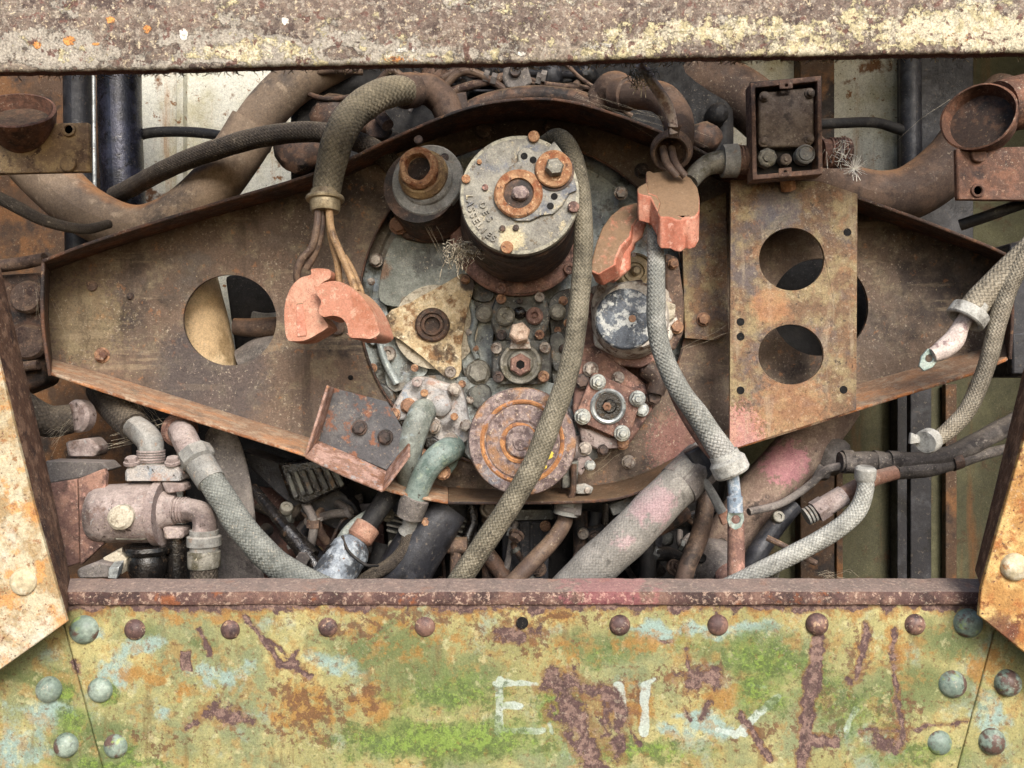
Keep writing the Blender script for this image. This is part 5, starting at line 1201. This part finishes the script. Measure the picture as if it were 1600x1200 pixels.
slab('scrap', [(160, 872), (180, 862), (198, 872), (190, 898), (172, 892)], .14, .006, 'gasket', rb, ext=(.01, .03, .008))
slab('scrap', [(170, 888), (186, 886), (182, 905), (168, 904)], .11, .005, 'bolt_bright', rb, ext=(.0, .02, .008))
h = hose('grey herringbone hose with elbow fitting left of the angle bracket', [(318, 732, .16), (332, 754, .15), (352, 784, .14), (376, 822, .13), (417, 868, .12), (458, 899, .12), (520, 930, .12)], [19, 20, 21, 21.5, 22, 22.5, 22.5], 'hose_herring')
lathe('wall_ring', (281, 672, .24), [(27, -6), (27, 4), (22, 8), (16, 8)], 'pink_rust', h, ax=(.3, -1, -.2), segs=32)
tube('elbow', [(282, 674, .225), (286, 680, .2), (294, 696, .185), (303, 712, .175)], [19, 20, 20, 19], 'dusty_pink', h, segs=14)
ax = P(320, 738, .155) - P(300, 704, .175)
lathe('union_nut', (304, 709, .172), [(20, -6), (27, -4), (28, 8), (27, 16), (22, 20)], 'dusty_grey', h, ax=ax, segs=8)
tube('ferrule', [(312, 724, .165), (330, 752, .152)], [23, 22.5], 'dusty_grey', h)
h = hose('dark braided hose entering a round fitting at the left edge', [(-40, 590, .2), (0, 612, .2), (40, 640, .2), (75, 658, .22), (112, 654, .24)], [24, 25, 25, 25, 23], 'hose_dark')
lathe('wall_ring', (124, 650, .25), [(25, -10), (26, 4), (22, 9), (14, 9)], 'dusty_pink', h, ax=(-.4, -1, 0), segs=32)
slab('foot', [(100, 690), (140, 684), (154, 700), (148, 714), (104, 714)], .25, .05, 'dusty_pink', h, bevel=.006)

# ------------------------------------------------------------------ clutter under the engine
o = slab('canvas_sheet', [(318, 680), (352, 672), (372, 690), (390, 760), (400, 850), (412, 960), (330, 960), (322, 840)], .27, .02, 'dirt_grey', None, bevel=.008, smooth=3); props(o, 'crumpled grey sheet behind the herringbone hose', 'sheet')
o = slab('backing_sheet', [(395, 760), (520, 770), (600, 800), (600, 980), (395, 980)], .43, .01, 'maroon', None); props(o, 'maroon sheet behind the oily rod at the lower left', 'sheet')
rd = thing('oily_rod', 'shiny oily black rod slanting down at the lower left', 'rod', (500, 900, .2))
tube('rod', [(395, 762, .3), (430, 805, .26), (470, 855, .22), (510, 905, .2)], [8, 9, 10, 12], 'oily_black', rd, segs=18, wob=.03)
tube('sleeve', [(448, 828, .24), (486, 872, .215)], [13, 15], 'oily_black', rd, segs=18, wob=.04)
lathe('nut', (473, 873, .19), [(11, -4), (11, 4), (0, 6)], 'dirt_grey', rd, segs=6)
fc = thing('finned_cover', 'ribbed oily cover under the mounting plate at left', 'cover', (480, 790, .3))
slab('body', [(432, 725), (520, 715), (540, 760), (478, 790), (452, 780)], .32, .06, 'oily_black', fc, bevel=.006)
for k in range(7):
    x = 450 + k * 12
    slab('rib', [(x - 4, 738 - k * 1.5), (x + 1, 737 - k * 1.5), (x + 16, 776 - k * 3), (x + 10, 780 - k * 3)], .308, .014, 'cover_dark', fc, bevel=.002)
o = slab('dark_cowl', [(370, 705), (420, 718), (520, 760), (560, 800), (540, 830), (470, 800), (400, 740)], .36, .08, 'black_metal', None, bevel=.02, smooth=3); props(o, 'dark rounded cowl above the ribbed cover', 'cowl')
ct = thing('reservoir_bottle', 'pale blue reservoir bottle with copper collar at the bottom left of centre', 'bottle', (540, 905, .2))
ax = P(520, 905, .18) - P(600, 790, .24)
lathe('bottle', (558, 846, .21), [(14, -4), (24, 4), (31, 16), (32, 50), (30, 90)], 'white_tank', ct, ax=ax, segs=36)
lathe('band', (546, 862, .208), [(31, 8), (33.5, 10), (33.5, 26), (31, 28)], 'oily_black', ct, ax=ax, segs=36)
lathe('copper_collar', (568, 832, .215), [(18, -14), (21, -12), (21, 10), (17, 14)], 'copper_dust', ct, ax=ax, segs=28)
tube('feed_pipe', [(572, 826, .217), (590, 798, .23), (612, 768, .25)], [15, 16, 17], 'black_rubber', ct)
tube('strap_wire', [(535, 838, .19), (545, 862, .16), (570, 882, .155), (590, 884, .18)], 2.5, 'black_rubber', ct, segs=8)
pipe('dull green thin hose looping over the reservoir bottle', [(600, 792, .27), (560, 815, .25), (535, 842, .23), (524, 880, .23), (520, 930, .24)], 9, 'green_pipe', 'rubber_hose', cat='hose')
pipe('dark green hose running down under the teal elbow', [(640, 828, .23), (634, 856, .22), (612, 880, .21), (570, 905, .2), (540, 930, .2)], [12, 12, 11, 10, 10], 'hose_dark', 'rubber_hose', cat='hose')
for x0, y0, lab, n_ in ((604, 800, 'pale cooling fins left of the teal elbow', 4), (690, 804, 'pale cooling fins right of the teal elbow', 5)):
    f = thing('cooling_fins', lab, 'cylinder fins', (x0 + 25, y0 + 45, .33), 'cooling fins')
    slab('barrel', [(x0 - 2, y0 - 18), (x0 + 52, y0 - 18), (x0 + 56, y0 + 50), (x0 + 2, y0 + 50)], .345, .06, 'black_metal', f)
    for k in range(n_):
        yy = y0 + k * 9
        slab('fin', [(x0, yy), (x0 + 50, yy + 12), (x0 + 50, yy + 15), (x0, yy + 3.5)], .325, .03, 'fin_alloy', f, bevel=.0006)
o = tube('starter_barrel', [(700, 790, .27), (670, 832, .26), (640, 880, .25), (620, 920, .25)], [34, 40, 42, 42], 'black_metal', None, segs=32); props(o, 'dark slanted barrel under the teal elbow', 'barrel')
cb = thing('clip_bracket', 'dusty clip bracket with one bolt under the water pump', 'bracket', (690, 820, .25))
slab('plate', [(668, 782), (700, 782), (700, 800), (690, 812), (672, 806)], .27, .02, 'dusty_grey', cb, bevel=.004)
slab('plate', [(655, 808), (695, 806), (692, 824), (656, 826)], .225, .02, 'dusty_grey', cb, bevel=.003)
bolt(665, 816, .222, 6, 'bolt_rust', cb)
tb = thing('tee_fitting', 'brown tee fitting with downpipe left of the long hose foot', 'pipe fitting', (712, 905, .28))
tube('cross_pipe', [(698, 852, .28), (730, 852, .28)], [13, 13], 'brown_rust', tb, segs=20)
tube('down_pipe', [(712, 848, .28), (712, 880, .28), (710, 940, .28)], [9, 9, 9], 'brown_rust', tb, segs=16)
tube('collar', [(705, 852, .28), (710, 852, .28)], [16, 16], 'brown_rust', tb, segs=20)
pipe('black hose hanging behind the pulley foot', [(735, 785, .33), (738, 815, .32), (730, 840, .31), (728, 870, .31)], 9, 'oily_black', 'rubber_hose', cat='hose')
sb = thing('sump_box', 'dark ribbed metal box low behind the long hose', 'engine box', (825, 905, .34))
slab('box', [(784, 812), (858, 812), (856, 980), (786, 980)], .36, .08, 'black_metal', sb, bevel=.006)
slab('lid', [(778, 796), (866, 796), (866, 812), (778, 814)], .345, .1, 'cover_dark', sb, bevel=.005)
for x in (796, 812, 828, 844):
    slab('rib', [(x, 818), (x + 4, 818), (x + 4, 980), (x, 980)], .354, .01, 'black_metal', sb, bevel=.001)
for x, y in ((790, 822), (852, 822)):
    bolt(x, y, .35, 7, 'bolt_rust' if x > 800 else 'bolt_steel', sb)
dp = thing('drain_pipe', 'brown bent drain pipe with clamp right of the pulley foot', 'pipe', (800, 905, .2))
tube('pipe', [(884, 806, .24), (880, 820, .24), (862, 846, .22), (830, 880, .2), (795, 918, .19), (770, 950, .19)], [12, 12.5, 13, 13.5, 13.5, 13], 'wire_brown', dp)
tube('clamp', [(888, 782, .235), (884, 804, .235)], [18, 20], 'dusty_grey', dp, segs=28)
tube('clamp_ridge', [(887, 790, .235), (886, 797, .235)], [21, 21], 'dirt_grey', dp, segs=28)
slab('clamp_ear', [(898, 788), (910, 786), (908, 806), (896, 806)], .215, .02, 'dirt_grey', dp, bevel=.002)
pipe('red brown upright rod under the cable lug', [(1148, 770, .14), (1150, 830, .13), (1150, 950, .13)], [11, 13, 14], 'pink_rust', 'rod')
pipe('brown hose running down left of the red brown rod', [(1100, 755, .22), (1102, 790, .2), (1092, 840, .19), (1072, 890, .18), (1060, 950, .18)], [12, 14, 14.5, 14, 14], 'wire_brown', 'rubber_hose', cat='hose')
pipe('wide pink dusted pipe under the two hole plate', [(1310, 630, .42), (1278, 672, .4), (1228, 728, .37), (1180, 782, .36), (1140, 840, .36), (1110, 900, .38)], [36, 38, 39, 38, 36, 34], 'pink_pipe', 'wide_pipe')
pipe('thin grey cable from the taped bundle to the red brown rod', [(1318, 728, .24), (1290, 735, .25), (1262, 760, .26), (1220, 787, .26), (1170, 800, .24)], [7, 6.5, 6, 6, 6], 'dirt_grey', 'cable', cat='cable')
bd = thing('cable_bundle', 'taped dark cable bundle running to the right edge', 'cable', (1400, 745, .2))
tube('main_cable', [(1312, 722, .24), (1350, 722, .24), (1420, 722, .24), (1480, 712, .24), (1540, 684, .25), (1620, 640, .27)], [16, 17, 15, 15, 15, 15], 'cable_tape', bd, wob=.03)
tube('second_cable', [(1400, 736, .235), (1450, 732, .235), (1500, 720, .24), (1560, 704, .25), (1630, 690, .26)], [14, 13, 11, 8, 8], 'cable_tape', bd, wob=.02)
for x, r in ((1316, 19), (1366, 18), (1388, 18)):
    tube('tape_wrap', [(x, 722, .24), (x + 16, 722, .24)], [r, r * .95], 'cable_tape', bd, wob=.04)
tube('collar', [(1486, 722, .238), (1500, 718, .238)], [15, 14], 'dark_rust', bd, segs=18)
cp = thing('copper_pipe', 'dusty copper pipe with threaded end left of the pale braided hose', 'pipe', (1270, 815, .2))
tube('pipe', [(1400, 738, .2), (1360, 750, .195), (1328, 768, .19), (1300, 784, .185)], [11, 12, 13, 14], 'copper_dust', cp)
tube('sleeve', [(1318, 774, .188), (1284, 794, .185)], [16, 16], 'dusty_pink', cp)
tube('nut', [(1290, 790, .185), (1274, 800, .185)], [18, 18], 'dusty_pink', cp, segs=6)
for k in range(3):
    tube('thread', [(1272 - k * 5, 801 + k * 2.6, .185), (1269 - k * 5, 802.5 + k * 2.6, .185)], [14, 14], 'dusty_grey', cp, segs=20)
pipe('thin brown rod crossing behind the pale braided hose', [(1198, 840, .17), (1225, 853, .16), (1252, 868, .16), (1275, 880, .16)], [5, 5, 5, 5], 'brown_rust', 'rod', segs=10)
pipe('dark slanted pipe behind the thin brown rod', [(1240, 790, .3), (1210, 825, .28), (1180, 870, .26), (1160, 920, .26)], [14, 15, 16, 16], 'black_metal', 'dark_pipe')
tf = thing('tee_joint', 'dusty lumpy joint under the right end of the two hole plate', 'pipe fitting', (1300, 740, .36))
lathe('knuckle', (1302, 712, .36), [(26, -20), (28, 0), (22, 16), (8, 24), (0, 24)], 'dirt_grey', tf, ax=(-.4, -1, .3), segs=20, wob=.08)
lathe('knuckle', (1280, 735, .36), [(16, -10), (17, 0), (12, 12), (0, 16)], 'dirt_grey', tf, ax=(-.6, -1, -.1), segs=18, wob=.08)
gb_ = thing('gear_housing', 'grey lumpy housing low beside the red brown rod', 'housing', (1110, 905, .22))
lathe('dome', (1112, 880, .26), [(40, -10), (38, 10), (26, 30), (10, 40), (0, 41)], 'dirt_grey', gb_, ax=(0, -1, .5), segs=28, wob=.05)
lathe('pink_dome', (1135, 898, .22), [(20, -6), (19, 8), (10, 16), (0, 18)], 'pink_rust', gb_, ax=(0, -1, .6), segs=22, wob=.04)
lathe('bore', (1096, 872, .215), [(8, 0), (6, 3), (0, 1)], 'hole_shade', gb_, segs=16)
o = slab('grey_fitting', [(952, 790), (1000, 770), (1010, 776), (975, 800), (958, 806)], .24, .02, 'dusty_grey', None); props(o, 'pale wedge plate under the lower right of the mounting plate', 'plate')
pipe('dull green pipe left of the fat grey hose', [(1006, 782, .22), (980, 806, .22), (958, 828, .22), (935, 860, .22), (918, 890, .22)], [8, 10, 10, 12, 13], 'green_pipe', 'thin_pipe')
rng = random.Random(3)
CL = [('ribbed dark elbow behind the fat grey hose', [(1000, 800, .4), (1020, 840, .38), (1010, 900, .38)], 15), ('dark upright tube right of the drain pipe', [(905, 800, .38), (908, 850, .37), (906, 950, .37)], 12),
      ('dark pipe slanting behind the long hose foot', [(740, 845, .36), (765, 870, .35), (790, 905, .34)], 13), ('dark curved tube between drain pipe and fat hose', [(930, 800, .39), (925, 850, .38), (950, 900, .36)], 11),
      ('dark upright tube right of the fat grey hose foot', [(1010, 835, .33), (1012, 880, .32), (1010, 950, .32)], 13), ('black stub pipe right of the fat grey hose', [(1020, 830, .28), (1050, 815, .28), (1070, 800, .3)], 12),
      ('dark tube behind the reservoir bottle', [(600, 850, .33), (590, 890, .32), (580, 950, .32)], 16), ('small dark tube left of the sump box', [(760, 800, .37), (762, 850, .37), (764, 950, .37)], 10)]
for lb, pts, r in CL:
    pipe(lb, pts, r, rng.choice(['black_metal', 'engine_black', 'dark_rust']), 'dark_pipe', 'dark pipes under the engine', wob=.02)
kn = thing('carburettor', 'dark knobbly fitting with small nuts between drain pipe and fat hose', 'engine fitting', (935, 880, .34))
slab('body', [(900, 830), (940, 820), (965, 850), (950, 900), (905, 900)], .36, .05, 'black_metal', kn, bevel=.008)
for k in range(9):
    bolt(905 + rng.random() * 60, 825 + rng.random() * 60, .345 - rng.random() * .02, 5 + rng.random() * 4, rng.choice(['bolt_dark', 'bolt_steel', 'brown_rust']), kn, rng.choice(['hex', 'nut', 'socket']), 'small_nut')
rng = random.Random(21)
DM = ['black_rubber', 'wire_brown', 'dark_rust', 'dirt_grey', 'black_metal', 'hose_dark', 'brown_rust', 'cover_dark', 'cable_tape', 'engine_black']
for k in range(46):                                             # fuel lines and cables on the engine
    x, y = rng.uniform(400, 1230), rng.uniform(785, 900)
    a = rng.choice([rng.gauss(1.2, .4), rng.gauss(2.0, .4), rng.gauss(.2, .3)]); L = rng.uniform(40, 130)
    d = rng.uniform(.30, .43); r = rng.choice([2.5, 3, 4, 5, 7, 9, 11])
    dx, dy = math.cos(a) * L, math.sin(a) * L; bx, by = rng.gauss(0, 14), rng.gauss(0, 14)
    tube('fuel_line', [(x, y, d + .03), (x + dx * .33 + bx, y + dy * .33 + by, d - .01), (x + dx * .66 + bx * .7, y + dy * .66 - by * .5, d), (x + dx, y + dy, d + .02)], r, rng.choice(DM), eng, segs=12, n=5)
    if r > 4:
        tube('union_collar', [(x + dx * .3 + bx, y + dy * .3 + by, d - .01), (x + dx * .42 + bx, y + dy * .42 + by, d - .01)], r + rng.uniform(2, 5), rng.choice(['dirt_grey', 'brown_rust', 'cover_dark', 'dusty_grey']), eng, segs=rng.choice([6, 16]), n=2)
for k in range(34):
    bolt(rng.uniform(420, 1220), rng.uniform(790, 900), rng.uniform(.27, .38), rng.uniform(5, 11), rng.choice(['bolt_dark', 'bolt_steel', 'brown_rust', 'bolt_rust', 'olive_metal']), eng, rng.choice(['hex', 'nut', 'socket']), 'fitting_nut', ax=(rng.gauss(0, .5), -1, rng.gauss(0, .5)))
for k in range(14):                                             # lines over the top of the engine
    x, y = rng.uniform(420, 900), rng.uniform(105, 150); d = rng.uniform(.42, .45); L = rng.uniform(50, 160)
    tube('fuel_line', [(x, y, d), (x + L * .4, y + rng.gauss(0, 14), d - .02), (x + L, y + rng.gauss(8, 16), d)], rng.choice([2, 3, 4, 6]), rng.choice(['dark_rust', 'wire_brown', 'black_metal']), eng, segs=10, n=6)
for x, y, r in ((470, 230, 40), (520, 180, 34), (610, 230, 22), (570, 200, 16), (680, 120, 24), (860, 120, 22), (915, 118, 18), (1100, 215, 26), (1120, 180, 18), (760, 122, 16)):
    lathe('casting', (x, y, .44), [(r, -10), (r, 4), (r * .8, 14), (r * .4, 20), (0, 21)], rng.choice(['engine_black', 'dark_rust', 'black_metal']), eng, segs=18, wob=.08)
# small castings that fill the engine face
for pts, d, m in (([(575, 470), (600, 470), (606, 500), (585, 540), (570, 520)], .325, 'cover_grey'), ([(640, 590), (700, 586), (712, 604), (660, 596)], .30, 'cover_dark'), ([(735, 440), (770, 445), (768, 470), (740, 468)], .31, 'cover_dark'), ([(858, 528), (880, 520), (890, 560), (866, 580)], .305, 'cover_dark'),
                  ([(880, 600), (905, 590), (915, 640), (895, 660)], .29, 'pump_grey'), ([(730, 610), (760, 600), (768, 622), (745, 640)], .30, 'cover_dark'), ([(905, 470), (930, 462), (935, 540), (912, 560)], .29, 'pink_rust'), ([(1000, 560), (1040, 552), (1050, 580), (1012, 600)], .27, 'brown_rust'), ([(892, 690), (912, 680), (918, 712), (898, 720)], .27, 'dusty_pink'), ([(585, 600), (612, 610), (622, 650), (600, 660)], .31, 'cover_dark')):
    slab('casting', pts, d, .03, m, ec, bevel=.006, smooth=3, segs=3)
for x, y, r in ((600, 500, 6), (582, 575, 6), (648, 575, 6), (735, 520, 6), (742, 545, 5), (722, 600, 6), (880, 470, 6), (888, 505, 6), (880, 545, 6), (898, 575, 7), (885, 640, 7), (900, 610, 6), (1020, 575, 7), (1045, 590, 6), (630, 355, 6), (580, 440, 5), (735, 625, 6), (752, 640, 5), (890, 665, 6), (930, 455, 7)):
    bolt(x, y, .296 + rng.random() * .012, r, rng.choice(['bolt_steel', 'bolt_dark', 'bolt_rust']), ec, rng.choice(['hex', 'socket', 'nut']))
for pts in ([(735, 470, .31), (742, 500, .305), (736, 530, .305), (746, 560, .31)], [(590, 520, .315), (600, 560, .312), (620, 600, .312)], [(870, 600, .3), (890, 620, .295), (900, 650, .29)]):
    tube('rib', pts, [5, 6, 6, 5][:len(pts)], 'cover_grey', ec, segs=12)
# seen through the holes of the mounting plate
pipe('cream coloured tank end behind the left hole of the mounting plate', [(268, 380, .44), (286, 440, .43), (304, 510, .43), (318, 580, .44)], [52, 52, 52, 52], 'tank_cream', 'tank')
pipe('rusty bar behind the left hole of the mounting plate', [(366, 510, .42), (400, 512, .42), (460, 508, .42)], [13, 15, 15], 'pipe_rust', 'rod')
pipe('pale tube behind the rusty bar at the left hole', [(395, 495, .46), (420, 498, .46), (470, 492, .46)], 9, 'dusty_grey', 'rod')
pipe('dark rounded tank below the rusty bar at the left hole', [(380, 570, .44), (420, 552, .44), (470, 540, .44)], [26, 30, 30], 'dirt_grey', 'tank')

# ------------------------------------------------------------------ threads, webs and fluff
def fibres(name, label, strands, m, r=.0006):
    verts, faces = [], []
    for pts in strands:
        b = len(verts)
        for i, p in enumerate(pts):
            for k in range(3):
                a = 2.1 * k
                verts.append(p + Vector((math.cos(a), math.sin(a) * .4, math.sin(a))) * r)
        for i in range(len(pts) - 1):
            for k in range(3):
                k2 = (k + 1) % 3
                faces.append((b + i * 3 + k, b + i * 3 + k2, b + i * 3 + 3 + k2, b + i * 3 + 3 + k))
    o = mesh(name, verts, faces, m, None, ang=180)
    o['label'] = label; o['category'] = 'cobweb'; o['kind'] = 'stuff'
    return o
rng = random.Random(11)
st_ = []
for k in range(620):
    x = rng.uniform(0, 1600)
    if rng.random() < .5: x = rng.gauss(rng.choice([560, 860, 1010, 1200, 1300, 300]), 60)
    y = float(np.interp(x, [0, 250, 500, 800, 1100, 1600], [116, 111, 105, 101, 92, 85])) - 2
    d = -.07 + rng.random() * .03
    L = rng.uniform(2, 13); dx = rng.gauss(0, 6)
    a = P(x, y, d); st_.append([a, a + Vector((dx * .4, 0, -L * .6)) * .001, a + Vector((dx + rng.gauss(0, 3), 0, -L)) * .001])
fibres('hanging_fluff', 'dusty fluff hanging along the lower edge of the top beam', st_, 'web_fibre', .0007)
st_ = []
for k in range(46):
    a = rng.uniform(0, 6.28); L = rng.uniform(9, 24); c = P(1335, 264, .11)
    e = c + Vector((math.cos(a) * L, -rng.random() * 12, math.sin(a) * L)) * .001
    st_.append([c, (c + e) / 2 + Vector((rng.gauss(0, 1), 0, rng.gauss(0, 1))) * .001, e])
for k in range(30):
    a = P(1310 + rng.gauss(0, 8), 240 + rng.gauss(0, 10), .125)
    st_.append([a, a + Vector((rng.gauss(4, 5), -2, rng.gauss(0, 5))) * .001, a + Vector((rng.gauss(8, 9), -3, rng.gauss(-6, 9))) * .001])
fibres('seed_tuft', 'white feathery seed tuft beside the junction box pipe', st_, 'white_fibre', .0005)
st_ = []
for k in range(150):
    x, y = 722 + rng.gauss(0, 12), 390 + rng.gauss(0, 5)
    a = P(x, y, .1 + rng.random() * .03)
    dn = rng.choice([0, 0, 0, 1]) * rng.uniform(10, 38)
    q = [a]
    for z in range(6): q.append(q[-1] + Vector((rng.gauss(0, 3.2), rng.gauss(0, 2), rng.gauss(0, 2.6) - dn / 6)) * .001)
    st_.append(q)
fibres('nest_fluff', 'tan cobweb clump hanging left of the generator barrel', st_, 'web_fibre', .0007)
st_ = []
for k in range(80):
    x, y = 1002 + rng.gauss(0, 9), 108 + abs(rng.gauss(0, 11))
    a = P(x, y, .0)
    st_.append([a, a + Vector((rng.gauss(0, 4), 0, rng.gauss(-4, 4))) * .001, a + Vector((rng.gauss(0, 7), 0, rng.gauss(-8, 6))) * .001])
fibres('web_tangle', 'tangled web where the thin peeling hose meets the beam', st_, 'web_fibre', .0007)
st_ = []
for (x0, y0, x1, y1, d0, d1, n_) in ((1335, 264, 1470, 140, .2, .3, 1), (1066, 545, 1160, 505, .2, .18, 2), (900, 150, 1100, 220, .2, .2, 6), (200, 610, 240, 680, .22, .24, 16), (620, 250, 700, 420, .2, .24, 5), (60, 440, 75, 500, .3, .3, 8), (170, 690, 300, 660, .2, .2, 8), (110, 660, 80, 690, .18, .18, 10), (1280, 895, 1320, 908, .06, .06, 12), (920, 735, 960, 705, .2, .2, 3)):
    for k in range(n_):
        j = lambda s: rng.gauss(0, s)
        a = P(x0 + j(6), y0 + j(8), d0); b = P(x1 + j(12), y1 + j(10), d1)
        st_.append([a, a.lerp(b, .35) + Vector((j(2), j(2), j(5))) * .001, a.lerp(b, .7) + Vector((j(2), 0, j(5))) * .001, b])
fibres('cobweb', 'thin cobweb threads strung between pipes and plates', st_, 'web_fibre', .00014)
